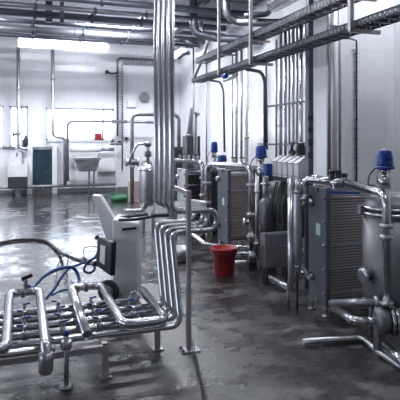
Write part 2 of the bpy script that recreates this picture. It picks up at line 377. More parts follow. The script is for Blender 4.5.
for i in range(5): xx = x0 + (x1 - x0) * (i + .5) / 5; part('hook', G().tube([(xx, 15.26, z), (xx, 15.2, z - .04), (xx, 15.17, z + .02)], .012, .02, 8), 'dark', t)
# things on the narrow window's sill
p = PY(25.3, 138, 15.34)
one('jug', G().lathe([(.05, 0), (.07, .02), (.07, .2), (.035, .27), (.03, .33)], (p.x, 15.34, W[1][2] + .001)), 'dark', 'dark jug standing on the narrow window sill', 'jug')
p = PY(13.5, 134.3, 15.0)
t = thing('wall_valve', 'small dark valve sticking out of the upright pipe by the sink', 'valve', p)
part('valve_body', G().cyl(p, p + V((.18, 0, 0)), .035), 'steeld', t); part('hand_wheel', G().ring(p, Xax, .06, .05), 'dark', t)
# trough and white box
x0 = PY(75, 160, 14.6).x; x1 = PY(98.5, 160, 14.6).x; zt = PY(85, 159, 14.6).z; zb = PY(85, 171, 14.6).z
t = thing('wash_trough', 'grey steel trough on a thin stand under the wide window', 'sink', ((x0 + x1) / 2, 14.6, 0))
g = G(); g.prism([(x0 + .1, 14.35, zb), (x1 - .1, 14.35, zb), (x1, 14.35, zt), (x0, 14.35, zt)], (0, .45, 0))
part('trough_body', g, 'steeld', t); part('rim', G().box((x0 - .04, 14.32, zt - .02), (x1 + .04, 14.83, zt + .05)), 'steel2', t)
for xx in (x0 * .4 + x1 * .6, x1 - .12): part('leg', G().cyl((xx, 14.6, 0), (xx, 14.6, zb + .02), .025), 'galv', t)
x0 = PY(98.5, 160, 15.1).x; x1 = PY(115, 160, 15.1).x; za = PY(105, 153, 15.1).z; zb = PY(105, 171.5, 15.1).z
t = thing('wall_cabinet', 'white wall cabinet below the right end of the wide window', 'cabinet', ((x0 + x1) / 2, 15.15, zb))
part('body', G().box((x0, 15.1, zb), (x1, 15.3, za), .01), 'offwhite', t); part('door', G().box((x0 + .02, 15.085, zb + .05), (x1 - .02, 15.1, za - .02), .004), 'white', t)
part('base_strip', G().box((x0, 15.08, zb - .03), (x1 + .03, 15.3, zb)), 'steeld', t)
x0 = PY(94.3, 132, 15.35).x; x1 = PY(102.5, 132, 15.35).x; zt = PY(98, 132, 15.35).z
g = G(); z0 = W[2][2]
for i in range(5): zz = z0 + (zt - z0) * i / 4; g.box((x0, 15.3, zz), (x1, 15.32, zz + .025), .002); g.box((x0, 15.46, zz), (x1, 15.48, zz + .025), .002); g.box((x0, 15.3, zz), (x0 + .02, 15.48, zz + .025), .002); g.box((x1 - .02, 15.3, zz), (x1, 15.48, zz + .025), .002)
for xx in (x0, (x0 + x1) / 2, x1 - .03): g.box((xx, 15.3, z0), (xx + .03, 15.32, zt + .02), .002)
g.box((x0, 15.3, z0), (x1, 15.48, z0 + .015), .002); g.box((x0 + .03, 15.33, z0), (x1 - .03, 15.45, zt - .06))
for p_ in range(len(g.v)): g.v[p_].y -= .03
one('crate', g, 'pink', 'red lattice crate on the wide window sill', 'crate')
# wall conduit, clock, junction box
xa, xb = PY(117.5, 60, 15.2).x, PY(122.3, 60, 15.2).x
zt = PY(118, 58, 15.2).z; zt2 = PY(122, 63, 15.2).z; xe = PY(160, 60, 15.2).x; zb = PY(120, 170, 15.2).z
t = thing('cable_ladder', 'thin cable ladder climbing the back wall and turning towards the tall pipes', 'cable tray', (xa, 15.2, zb))
part('side_rail', G().tube([(xa, 15.2, zb + 1), (xa, 15.2, zt), (xe, 15.2, zt)], .03, .1, 8), 'duct', t)
part('side_rail', G().tube([(xb, 15.2, zb), (xb, 15.2, zt2), (xe, 15.2, zt2)], .022, .06, 8), 'galv', t)
for i in range(26): zz = zb + 1 + (zt2 - zb - 1) * i / 26; part('rung', G().box((xa, 15.18, zz), (xb, 15.22, zz + .018), .002), 'galv', t)
for i in range(1, 14): xx = xb + (xe - xb) * i / 14; part('rung', G().box((xx, 15.18, zt2), (xx + .018, 15.22, zt), .002), 'galv', t)
p = PY(144.3, 97.3, 15.24)
t = thing('wall_fan', 'round grey fan housing on the back wall left of the tall pipes', 'fan', p)
part('housing', G().lathe([(.15, 0), (.15, .05), (.135, .06)], p + V((0, .05, 0)), (0, -1, 0)), 'galv', t); part('rim', G().ring(p + V((0, -.01, 0)), Yax, .158, .03), 'steeld', t)
g = G()
for k in range(6): a = k * math.pi / 6; g.bar(p + V((math.cos(a), -.15, math.sin(a))) * .14, p - V((math.cos(a), .15, math.sin(a))) * .14 + V((0, 0, 0)), .008, .008)
for v_ in g.v: v_.y = p.y - .018 + (v_.y - p.y) * .05
part('guard', g, 'steel2', t)
p = PY(131.5, 104, 15.26)
t = thing('junction_box', 'small white junction box beside the cable ladder', 'box', p); part('body', G().box(p - V((.13, .04, .1)), p + V((.13, .04, .1)), .01), 'offwhite', t); part('lid', G().box(p - V((.12, .055, .09)), p + V((.12, -.04, .09)), .006), 'white', t)
one('cable', G().spline([PY(117, 72.5, 15.2), PY(112, 73.5, 15.15), PY(108, 72, 15.15)], .025), 'rubber', 'short black cable stub looping off the cable ladder', 'cable')
one('wall_socket', G().box(PY(107, 72, 15.25) - V((.05, .04, .05)), PY(107, 72, 15.25) + V((.05, .05, .05)), .01), 'black', 'small black wall socket at the end of the short cable', 'socket')
one('wall_socket', G().box(PY(126.3, 138.7, 15.25) - V((.03, .04, .05)), PY(126.3, 138.7, 15.25) + V((.03, .05, .05)), .01), 'black', 'small black socket low on the back wall right of the ladder', 'socket')
p = PY(116, 143.5, 15.0)
t = thing('tap_manifold', 'dark tap set on the wall between wide window and pipe stand', 'tap', p)
part('body', G().cyl(p - V((.17, 0, 0)), p + V((.17, 0, 0)), .045), 'steeld', t)
for k in (-.1, .1): part('valve_knob', G().ring(p + V((k, 0, .06)), Zax, .055, .05), 'dark', t)
part('drop_pipe', G().cyl(p, V((p.x, p.y, .05)), .018), 'offwhite', t)
# green tray, carton, pipe stand
c = PZ(119.5, 199, .05)
t = thing('green_tub', 'shallow green tub on the floor by the back wall', 'tub', (c.x, c.y, 0))
part('bowl', G().lathe([(.17, .001), (.21, .02), (.23, .13), (.215, .13), (.19, .03)], (c.x, c.y, 0)), 'green', t); part('handle', G().tube([(c.x - .22, c.y, .12), (c.x - .1, c.y, .22), (c.x + .1, c.y, .22), (c.x + .22, c.y, .12)], .012, .05, 8), 'green', t)
c = PZ(134, 202, 0)
one('carton', G().box((c.x - .12, c.y - .12, 0), (c.x + .13, c.y + .15, .52), .01), 'carton', 'pinkish brown carton standing behind the pipe stand', 'box')
xs = PY(132, 114, 11.6).x; zt = PY(132, 114, 11.6).z; xe = PY(179, 117, 11.6).x
pipe([(xs, 11.6, .04), (xs, 11.6, zt), (xe, 11.6, zt), (xe, 11.6, PY(179, 150, 11.6).z)], .045, 'tall grey pipe stand with an overhead run passing behind the pipe bundle', 'galv', R=.14, clamps=[((xs, 11.6, 1.03), Zax), ((xs, 11.6, .9), Zax)])
pv = V((xs, 11.6, 1.0))
t = thing('shutoff_valve', 'dark flanged valve halfway up the pipe stand', 'valve', pv); part('body', G().cyl(pv - V((.13, 0, 0)), pv + V((.13, 0, 0)), .075), 'steeld', t); part('flange', G().ring(pv - V((.13, 0, 0)), Xax, .1, .04), 'steel2', t); part('flange', G().ring(pv + V((.13, 0, 0)), Xax, .1, .04), 'steel2', t)
xs2 = PY(66.5, 0, 12).x
pipe([PY(128, 121.5, 13.2), PY(170, 123, 13.2)], .035, 'thin grey pipe running level under the overhead pipe run', 'galv')
# ------------------------------------------------------------------ left tank
d = 8.6; c = D(148, 140, d); cx, cy = c.x, c.y; r = wpx(17.5, d) / 2
z = lambda py: D(148, py, d).z
t = thing('filter_tank', 'small upright steel tank on legs left of the tall pipe bundle', 'tank', (cx, cy, 0))
part('tank_body', G().lathe([(r * .3, z(206)), (r * .8, z(204)), (r, z(200)), (r, z(170)), (r * .95, z(168)), (r * .6, z(165)), (r * .2, z(163))], (cx, cy, 0), n=32), 'steel2', t)
part('rim_band', G().ring((cx, cy, z(170)), Zax, r * 1.08, .03), 'steel', t)
for a in (.6, 2.2, 3.9, 5.4): part('leg', G().cyl((cx + r * .8 * math.cos(a), cy + r * .8 * math.sin(a), 0), (cx + r * .8 * math.cos(a), cy + r * .8 * math.sin(a), z(198)), .018), 'steel2', t)
part('top_pipe', G().cyl((cx, cy, z(164)), (cx, cy, z(142)), .028), 'steel2', t)
part('valve', G().lathe([(.03, 0), (.06, .01), (.06, .09), (.03, .1)], (cx, cy, z(157))), 'steeld', t)
part('valve', G().lathe([(.03, 0), (.055, .01), (.055, .07), (.03, .08)], (cx, cy, z(147))), 'steeld', t)
part('lid_handle', G().tube([(cx - .12, cy - .05, z(166)), (cx - .1, cy - .05, z(161)), (cx + .03, cy - .05, z(161)), (cx + .05, cy - .05, z(166))], .01, .03, 8), 'steel', t)
pipe([(cx, cy - .03, z(144)), (cx - .18, cy - .03, z(144)), (cx - .3, cy - .03, z(156)), (cx - .3, cy - .03, z(163))], .02, 'curved thin hose pipe leaving the top of the small left tank', 'steel2')
a0 = PZ(125, 210, .2); pipe([D(124, 210.5, 8.3), D(140, 211, 8.3), D(146, 207, 8.5)], .03, 'short steel drain pipe at the foot of the small left tank', 'steel2', clamps=[(D(136.5, 210.8, 8.3), Xax)])
pipe([D(118, 219, 6.9), D(150, 216, 7.4), D(168, 215, 7.7)], .03, 'dark pipe lying low in front of the small left tank', 'duct')
# ------------------------------------------------------------------ manifold on its low frame, left foreground
ZR, ZP, ZL = .205, .26, .325
rows = [3.33, 3.48, 3.63, 3.78, 3.93]
t = thing('pipe_manifold', 'low steel valve manifold of crossing pipes on a floor frame, front left', 'manifold', (.3, 3.6, 0))
man = t
part('frame_rail', G().bar((-.75, 3.30, ZR - .02), (.53, 3.30, ZR - .02), .04, .04), 'post', t)
part('frame_rail', G().bar((-.75, 4.2, ZR - .02), (.95, 4.2, ZR - .02), .04, .04), 'post', t)
for xx in (-.55, .51, .93): part('frame_rail', G().bar((xx, 3.30 if xx < .9 else 3.6, ZR - .02), (xx, 4.2, ZR - .02), .04, .038), 'post', t)
for xx, yy in ((-.55, 3.30), (.51, 3.30), (-.55, 4.2), (.93, 4.2), (.93, 3.62)):
    l = part('leg', G().bar((xx, yy, .0), (xx, yy, ZR), .038, .038), 'post', t); part('foot_plate', G().box((xx - .04, yy - .04, 0), (xx + .04, yy + .04, .012)), 'galv', l)
l = part('leg', G().cyl((.265, 3.24, 0), (.265, 3.24, ZL - .01), .015), 'steel2', t); part('foot_plate', G().lathe([(.042, 0), (.042, .01), (.02, .018)], (.265, 3.24, 0)), 'steeld', l); part('clamp', G().ring((.265, 3.24, .26), Zax, .034, .05), 'steel', l); part('blue_cap', G().lathe([(.012, 0), (.018, .008), (.018, .03), (.008, .038)], (.265, 3.24, ZL - .012)), 'blue', l)
for i, yy in enumerate(rows):
    if i == 0: continue
    part('cross_pipe', G().cyl((-.7, yy, ZP), (.94 if i < 4 else .72, yy, ZP), .024), 'steel', t)
XA, XB, XC, XD, XE = -.075, .14, .385, .62, .905
yR = 4.14
g = G().tube([(XA - .12, 3.14, ZL - .01), (XA, 3.14, ZL), (XA, yR + .1, ZL), (XB, yR + .1, ZL), (XB, 3.09, ZL), (XB, 3.09, ZL - .15)], .031, .055, 18)
part('long_pipe', g, 'steel', t)
part('pipe_end', G().lathe([(.033, -.07), (.041, -.06), (.041, .02), (.035, .05)], (XB, 3.09, ZL - .085)), 'steel2', t)
g = G().tube([(XC, 3.19, ZL - .005), (XC, yR + .1, ZL), (XD, yR + .1, ZL), (XD, 3.28, ZL), (XE, 3.28, ZL), (XE, 4.0, ZL)], .031, .07, 18, hole=.004)
part('long_pipe', g, 'steel', t)
part('front_pipe', G().cyl((-.75, 3.24, ZP - .01), (.2, 3.24, ZP - .01), .022), 'steel', t)
for i, yy in enumerate(rows):
    for j, xx in enumerate((-.27, .03, .265, .50, .76)):
        if (i == 4 and j == 4) or i == 0: continue
        v_ = part('butterfly_valve', G().ring((xx, yy, ZP), Xax, .031, .036), 'steeld', t)
        part('stem', G().cyl((xx, yy, ZP + .03), (xx, yy, ZP + .06), .011, n=10), 'steel2', v_)
        part('handle', G().bar((xx - .012, yy, ZP + .062), (xx + (.04 if (i + j) % 2 else -.05), yy + .012, ZP + .066), .016, .012), 'blue', v_, 'blue lever handle')
# tall valve on the rear of the manifold
xx = .04
v_ = part('sample_valve', G().cyl((xx, yR + .1, ZL + .02), (xx, yR + .1, ZL + .10), .016), 'steeld', t); part('tee_handle', G().bar((xx - .03, yR + .1, ZL + .1), (xx + .05, yR + .1, ZL + .13), .025, .03), 'black', v_)
part('union_nut', G().ring((.02, yR + .1, ZL), Xax, .043, .03), 'steeld', t); part('union_nut', G().ring((.5, yR + .1, ZL), Xax, .043, .03), 'steeld', t)
# round sight glass
part('sight_glass', G().lathe([(.034, -.02), (.04, -.012), (.04, .014), (.03, .02), (.026, .006)], (.82, 3.88, ZL - .01), (-.4, -.8, .6)), 'steel', t)
# risers: manifold -> loop -> tall bundle to the ceiling
names = ['front', 'second', 'third', 'rear']
RZ, UZ, XV = .84, .985, 1.025
for i in range(4):
    yb = rows[i] ; yt = 3.58 + .15 * i; xe = 1.37 - .02 * (i % 2); rr = .0205
    pts = [(-.7 if i == 0 else .94, yb, ZP), (1.015, yb, ZP), (XV, yt, RZ), (xe, yt, RZ), (xe, yt, UZ), (XV, yt, UZ), (XV, yt, 4.47)]
    if i == 0: pts[0] = (-.75, yb, ZP)
    lab = ['frontmost of the tall pipes, rising from the manifold front and looping by the post', 'second of the four tall looping pipes counted from the camera', 'third of the four tall looping pipes counted from the camera', 'rearmost of the four tall looping pipes beside the small tank'][i]
    pipe(pts, rr, lab, 'steel', R=.065, group='tall pipes looping from manifold to ceiling', n=16, clamps=[((XV + .22, yt, RZ), Xax)] if i in (0, 1) else [])
# post
t = thing('support_post', 'pinkish grey square post standing on the floor in front of the pipe loops', 'post', (1.135, 3.525, 0))
part('column', G().bar((1.135, 3.525, 0), (1.135, 3.525, 1.14), .032, .032), 'post', t); part('foot_plate', G().box((1.07, 3.47, 0), (1.21, 3.57, .012)), 'galv', t)
for yy in (3.49, 3.55): part('bolt', G().lathe([(.012, 0), (.012, .012), (.005, .02)], (1.085, yy, .012), n=6), 'steeld', t)
part('brace', G().bar((1.135, 3.525, 1.12), (1.08, 4.1, 1.16), .03, .03), 'post', t)
# ------------------------------------------------------------------ white mobile foam unit
d = 4.75
def Q(px, py, dd=d): return D(px, py, dd)
t = thing('foam_cleaning_unit', 'white wheeled cleaning unit with a black display panel behind the manifold', 'cleaning machine', Q(125, 303))
def flatpoly(pix, dd, depth):
    n = ray(200, 140) * depth
    return G().prism([D(x, y, dd) for x, y in pix], n)
def rnd(g, bev=.012):
    bm = bmesh.new(); vs = [bm.verts.new(p) for p in g.v]
    for f in g.f: bm.faces.new([vs[i] for i in f])
    bmesh.ops.recalc_face_normals(bm, faces=bm.faces)
    bmesh.ops.bevel(bm, geom=list(bm.edges), offset=bev, segments=3, affect='EDGES', profile=.5); bm.verts.index_update()
    h = G(); h.add([v.co.copy() for v in bm.verts], [[v.index for v in f.verts] for f in bm.faces], True); bm.free(); return h
part('tank_shell', rnd(flatpoly([(112, 219), (138.5, 223), (137.5, 300), (112, 300)], 4.7, .34), .02), 'white', t)
part('hood', rnd(flatpoly([(91.5, 195), (100, 196), (116, 222), (116, 252), (106, 240)], 4.86, .12), .012), 'white', t)
P0 = D(97.5, 237, 4.62); P1 = D(111.5, 242, 4.4); P2 = D(110, 276, 4.4); P3 = D(95.5, 265, 4.62)
nrm = (P1 - P0).cross(P3 - P0).normalized(); nrm = nrm if nrm.dot(ray(105, 250)) > 0 else -nrm
pn = part('panel', rnd(G().prism([P0, P1, P2, P3], nrm * .05), .008), 'black', t)
def pq(u, v): return P0 * (1 - u) * (1 - v) + P1 * u * (1 - v) + P2 * u * v + P3 * (1 - u) * v - nrm * .004
part('display', G().prism([pq(.28, .22), pq(.62, .2), pq(.62, .78), pq(.28, .78)], nrm * .008), 'white', pn, 'white display sheet')
part('bracket', G().bar(D(96, 239, 4.66), D(98, 236, 4.66), .05, .03), 'black', t); part('bracket', G().bar(D(93.5, 263, 4.66), D(99, 264, 4.66), .04, .04), 'black', t)
wc = D(108.5, 291, 4.55); ax = V((CT, -ST, 0)) * -.25 + V((-ST, -CT, 0))
w_ = part('wheel', G().lathe([(.05, -.02), (.085, -.025), (.098, -.012), (.098, .012), (.085, .025), (.05, .02)], wc, ax, 28), 'rubber', t); part('hub', G().lathe([(.05, -.03), (.055, 0), (.05, .028), (.02, .034)], wc, ax), 'steeld', w_)
wc2 = D(134, 291, 4.62)
w_ = part('wheel', G().lathe([(.05, -.02), (.085, -.025), (.098, -.012), (.098, .012), (.085, .025), (.05, .02)], V((wc2.x, wc2.y + .25, .1)), ax, 28), 'rubber', t)
part('handle', G().tube([D(119, 220, 4.66), D(135, 219.5, 4.62), D(150, 217, 4.66), D(150, 214, 4.9), D(134, 216, 4.9), D(119, 217.5, 4.9)], .014, .03), 'black', t, 'black loop handle')
part('grip_slot', G().bar(D(122, 229.5, 4.69), D(136.5, 228, 4.69), .02, .02), 'black', t)
part('axle_frame', G().bar((wc.x, wc.y + .03, .1), (wc2.x, wc2.y + .2, .1), .03, .03), 'steeld', t)
for px in (112, 133): p = D(px, 300, 4.9); part('caster', G().cyl((p.x - .012, p.y, .03), (p.x + .012, p.y, .03), .03), 'rubber', t)
g = G()
for k in range(3): p = D(100, 262 + 2 * k, 4.7); 
part('hose_coupling', G().cyl(D(88, 263, 4.75), D(97, 264, 4.7), .02), 'steeld', t)
# hoses
one('black_hose', G().spline([PZ(-120, 300, .022), PZ(-60, 266, .022), PZ(-14, 247, .022), PZ(4, 242, .022), PZ(22, 239.5, .022), PZ(44, 240.5, .022), PZ(55, 248, .022), PZ(62, 253.5, .06), D(75, 259, 5.3), D(89, 263.3, 4.77)], .021), 'rubber', 'black hose curving over the wet floor to the white unit', 'hose')
one('blue_hose', G().spline([(.06, 4.26, .36), D(33, 287, 4.35), D(43, 277, 4.5), D(56, 270, 4.6), D(70, 267, 4.68), D(76, 271, 4.7), D(79, 280, 4.65), D(78, 291, 4.45)], .0155), 'hose', 'blue hose in a wide arch from manifold to unit', 'hose')
one('blue_hose', G().spline([D(46, 299, 4.5), D(55, 288, 4.6), D(63, 275, 4.7), D(70, 268, 4.78), D(82, 263.5, 4.85), D(93, 259, 4.85), D(97, 254, 4.8)], .0125), 'hose', 'blue hose rising slantwise under the arched hose', 'hose')
one('blue_hose', G().spline([D(97, 257, 4.74), D(88, 262, 4.72), D(84, 270, 4.78), D(90, 273, 4.82), D(95, 268, 4.8), D(90, 262, 4.86), D(83, 258, 4.9)], .0115), 'hose', 'blue hose coiled tightly beside the black panel', 'hose')
one('blue_hose', G().spline([D(52, 295, 4.75), D(60, 291, 4.9), D(70, 289, 4.9), D(74, 288, 4.9)], .012), 'hose', 'short blue hose lying flat behind the manifold', 'hose')
one('cable', G().spline([D(97, 247, 4.75), D(88, 247, 4.75), D(84, 249, 4.8), D(84, 258, 4.8)], .006, 8), 'rubber', 'thin black cable hooked over beside the panel top', 'cable')
one('cable', G().spline([PZ(56, 285, .01), PZ(57, 268, .02), D(62, 258, 5.1), D(68, 256, 5.1), PZ(67, 275, .02), PZ(75, 285, .01)], .006, 8), 'rubber', 'thin black cable looping on the floor behind blue hoses', 'cable')
# floor cable front
for k, lab in ((0, 'left strand of the black cable pair crossing the front floor'), (1, 'right strand of the black cable pair crossing the front floor')):
    one('floor_cable', G().spline([PZ(190.5 + k * 2, 340, .008), PZ(193 + k * 2.2, 352, .008), PZ(197 + k * 2.4, 372, .008), PZ(202 + k * 2.6, 395, .008), PZ(206 + k * 3, 425, .008)], .0065, 8), 'rubber', lab, 'cable', 'cable pair on the front floor')
c = PZ(60, 213, 0)
t = thing('floor_drain', 'small dark drain grate in the wet floor on the left', 'drain', (c.x, c.y, 0)); part('rim', G().box((c.x - .1, c.y - .12, 0), (c.x + .1, c.y + .12, .006)), 'steeld', t); part('grate', G().box((c.x - .085, c.y - .1, .004), (c.x + .085, c.y + .1, .009)), 'black', t)
# bucket
c = PZ(224, 274.5, 0)
t = thing('bucket', 'red plastic bucket on the floor in front of the middle heat exchanger', 'bucket', (c.x, c.y, 0))
b0, b1, h = .108, .137, .305
part('shell', G().lathe([(b0, .0), (b0 + .003, .006), (b1, h), (b1 + .008, h), (b1 + .008, h - .03), (b1 + .004, h - .03), (b1 + .004, h - .002), (b1 - .006, h), (b0 - .004, .012), (.01, .01)], (c.x, c.y, 0), n=36), 'red', t)
part('rim', G().ring((c.x, c.y, h - .045), Zax, b1 + .004, .012), 'red', t)
bl = []
for k in range(13):
    a = math.pi * k / 12; u = V((CT, -ST, 0)); w_ = V((-ST * .75, -CT * .75, -.62)); bl.append(V((c.x, c.y, h - .03)) + (u * math.cos(a) + w_ * math.sin(a)) * (b1 + .012))
part('bail_handle', G().sweep(bl, .004, 8), 'steeld', t)
for s in (-1, 1): part('ear', G().box(V((c.x, c.y, h - .05)) + V((CT, -ST, 0)) * s * (b1 + .006) - V((.012, .012, .02)), V((c.x, c.y, h - .05)) + V((CT, -ST, 0)) * s * (b1 + .006) + V((.012, .012, .02))), 'red', t)
# ------------------------------------------------------------------ plate heat exchangers
def exchanger(label, X, Y0, Y1, Z0, Z1, Lp, fm='plate', rods=5, plates=40, tagpos=.7, pm='pack'):
    t = thing('plate_heat_exchanger', label, 'heat exchanger', (X + Lp / 2, (Y0 + Y1) / 2, 0), 'plate heat exchangers along the right side')
    part('frame_plate', G().box((X, Y0, Z0), (X + .045, Y1, Z1), .006), fm, t)
    part('pressure_plate', G().box((X + .05 + Lp, Y0, Z0 + .04), (X + .09 + Lp, Y1, Z1 - .02), .006), fm, t)
    g = G(); st = Lp / plates
    for i in range(plates):
        e = .006 if i % 2 else 0
        g.box((X + .047 + st * i, Y0 + .03 + e, Z0 + .06 + e), (X + .047 + st * (i + .9), Y1 - .03 - e, Z1 - .05 - e), 0)
    part('plate_pack', g, pm, t)
    part('carrying_bar', G().bar((X - .02, (Y0 + Y1) / 2, Z1 - .02), (X + Lp + .3, (Y0 + Y1) / 2, Z1 - .02), .05, .035), 'steeld', t)
    part('guide_bar', G().bar((X - .01, (Y0 + Y1) / 2, Z0 + .03), (X + Lp + .2, (Y0 + Y1) / 2, Z0 + .03), .04, .03), 'steeld', t)
    for i in range(rods):
        zz = Z0 + .12 + (Z1 - Z0 - .2) * i / (rods - 1)
        r_ = part('tie_rod', G().cyl((X - .03, Y0 + .012, zz), (X + Lp + .14, Y0 + .012, zz), .005, n=10), 'steel2', t); part('nut', G().lathe([(.014, -.01), (.014, .01)], (X - .012, Y0 + .012, zz), Xax, 6), 'steeld', r_)
    for yy in (Y0 + .03, Y1 - .03):
        f_ = part('foot', G().cyl((X + .02, yy, .012), (X + .02, yy, Z0 + .02), .014, n=12), 'steel2', t); part('foot_pad', G().lathe([(.035, 0), (.035, .008), (.016, .016)], (X + .02, yy, 0)), 'steeld', f_)
        part('foot', G().cyl((X + Lp + .06, yy, 0), (X + Lp + .06, yy, Z0 + .06), .016, n=12), 'steel2', t)
    yc = Y0 + (Y1 - Y0) * .42; zz = Z0 + (Z1 - Z0) * tagpos
    part('type_plate', G().box((X - .004, yc - .035, zz - .05), (X + .002, yc + .035, zz + .05), .001), 'tag', t, 'pale green type plate')
    for zz in (Z0 + .22, Z1 - .14):
        for yy in (Y1 - .07,):
            part('port', G().lathe([(.035, 0), (.035, .03), (.028, .05)], (X + .002, yy, zz), (-1, 0, 0)), 'steel2', t)
    return t
exchanger('largest plate heat exchanger, in front beside the big steel tank', 2.44, 3.80, 4.08, .08, 1.09, .46, plates=44, tagpos=.64)
exchanger('middle plate heat exchanger, standing behind the red bucket', 2.62, 6.43, 6.82, .10, 1.10, .26, plates=28, tagpos=.56)
exchanger('farthest plate heat exchanger with a pale end plate, behind the support post', 2.53, 8.05, 8.5, .12, 1.02, .26, fm='platel', plates=24, tagpos=.5, pm='vessel')
# ------------------------------------------------------------------ valve actuators
def actuator(label, px, d, yt, ym, yb, w, lat=0, mat='blue'):
    c = D(px, 140, d); z = lambda y: D(px, y, d).z; r = wpx(w, d) / 2; c = V((c.x, c.y, 0))
    t = thing('valve_actuator', label, 'valve actuator', (c.x, c.y, z(yb)), 'blue topped valve actuators')
    H = z(yt) - z(ym)
    part('head', G().lathe([(r * .86, 0), (r * .98, H * .06), (r, H * .2), (r * .93, H * .7), (r * .8, H * .94), (r * .7, H)], (c.x, c.y, z(ym)), n=28), mat, t, 'blue plastic head')
    part('collar', G().lathe([(r * 1.12, -H * .16), (r * 1.16, -H * .1), (r * 1.1, H * .04)], (c.x, c.y, z(ym)), n=28), mat, t)
    part('tip_light', G().lathe([(r * .3, 0), (r * .28, H * .08), (r * .1, H * .12)], (c.x, c.y, z(yt))), 'white', t)
    part('yoke', G().lathe([(r * .6, 0), (r * .74, .01), (r * .74, (z(ym) - H * .16 - z(yb)) * .45), (r * .3, (z(ym) - H * .16 - z(yb)) * .55), (r * .3, (z(ym) - H * .16 - z(yb)) * .75), (r * .66, (z(ym) - H * .16 - z(yb)) * .8), (r * .66, (z(ym) - H * .16 - z(yb)))], (c.x, c.y, z(yb))), 'steel', t)
    for k in (.6, 2.6, 4.6): part('rod', G().cyl((c.x + r * .8 * math.cos(k), c.y + r * .8 * math.sin(k), z(yb) + .01), (c.x + r * .8 * math.cos(k), c.y + r * .8 * math.sin(k), z(ym)), r * .1, n=8), 'steel2', t)
    u = V((CT, -ST, 0))
    part('air_line', G().spline([c + u * -r * 1.05 + V((0, 0, z(ym) - H * .1)), c + u * -r * 1.7 + V((0, 0, z(ym) - H * .5)), c + u * -r * 1.9 + V((0, 0, z(ym) - H * 1.1)), c + u * -r * 1.1 + V((0, 0, z(yb)))], r * .09, 8), 'rubber', t)
    return t
actuator('large blue topped valve actuator by the right-hand window, over the big tank pipe', 384.5, 3.72, 150.5, 166.5, 185.5, 17)
actuator('blue topped valve actuator left of the white control boxes', 261, 5.9, 145.5, 156, 176, 11)
actuator('blue topped valve actuator standing tallest at the far end of the row', 214.3, 7.6, 142, 150.5, 172, 7)
actuator('squat blue topped valve actuator over the middle heat exchanger pipe', 222, 6.75, 155, 162.5, 168, 10)
# ------------------------------------------------------------------ big tank right
d = 4.0; c = D(394, 140, d); cx, cy = c.x, c.y; z = lambda py: D(394, py, d).z; r = .235
t = thing('balance_tank', 'big upright steel tank with a domed lid at the right edge', 'tank', (cx, cy, 0)); T1 = t
part('tank_body', G().lathe([(r * .25, z(312)), (r * .7, z(307)), (r * .93, z(299)), (r, z(291)), (r, z(212))], (cx, cy, 0), n=48), 'tank', t)
part('lid', G().lathe([(r * .98, z(209)), (r * .96, z(204)), (r * .82, z(197)), (r * .5, z(192.5)), (r * .15, z(191))], (cx, cy, 0), n=48), 'tank', t)
part('lid_ring', G().ring((cx, cy, z(212.5)), Zax, r * 1.07, .035), 'steel', t); part('lid_ring', G().ring((cx, cy, z(207)), Zax, r * 1.05, .025), 'steel', t)
for k in range(3): a = .9 + k * 2.09; part('leg', G().cyl((cx + r * .8 * math.cos(a), cy + r * .8 * math.sin(a), 0), (cx + r * .8 * math.cos(a), cy + r * .8 * math.sin(a), z(293)), .02), 'steeld', t)
dirn = V((-CT, ST, 0)) * .93 + V((-ST, -CT, 0)) * .37; mc = V((cx, cy, z(272)))
part('side_port', G().cyl(mc + dirn * (r - .03), mc + dirn * (r + .05), .035), 'tank', t); part('port_cover', G().lathe([(.045, 0), (.062, .006), (.062, .022), (.04, .03)], mc + dirn * (r + .045), dirn), 'steel', t)
for k in range(2): mcl = V((cx, cy, z(209.5))) + (V((-CT, ST, 0)) if k == 0 else V((-ST, -CT, 0))) * r * 1.08; part('lid_clamp', G().box(mcl - V((.02, .02, .035)), mcl + V((.02, .02, .035))), 'steeld', t)
# pipe over the tank: from exchanger to the pump
zt = 1.145
p0 = D(303, 140, 4.66); pA = D(345, 140, 4.35); pB = D(386.5, 140, 3.62)
vx = [V((2.40, 4.15, zt)), V((2.43, 3.66, zt)), V((pB.x, pB.y, zt))]
pipe([V((pA.x, pA.y, zt)), V((pB.x, pB.y, zt - .02)), V((pB.x, pB.y, .20))], .031, 'thick steel pipe crossing over to the tank and dropping straight to the pump', 'steel', R=.10, n=20, clamps=[((pB.x, pB.y, D(386, 226, 3.62).z), Zax), ((pB.x, pB.y, D(386, 237, 3.62).z), Zax), ((pB.x, pB.y, D(386, 303, 3.62).z), Zax)])
p3 = D(308, 140, 4.66)
pl = D(304.5, 140, 4.62); pm = D(318, 140, 4.62)
pipe([V((pA.x, pA.y, zt + .005)), V((D(318, 140, 4.55).x, D(318, 140, 4.55).y, zt + .005)), V((pl.x, pl.y, zt + .005)), V((pl.x, pl.y, .93)), V((pl.x - .10, pl.y + .03, .90))], .035, 'thick steel pipe arching down the left side of the largest heat exchanger', 'steel', R=.09, n=18, clamps=[(V((pl.x, pl.y, 1.0)), Zax)])
pl = D(298.5, 140, 4.62)
pipe([V((pl.x + .01, pl.y, .335)), V((2.36, 4.02, .335)), V((2.46, 4.0, .31))], .022, 'narrow elbow feeding the lower port of the largest heat exchanger', 'steel', R=.05, clamps=[(V((2.37, 4.02, .335)), Xax)])
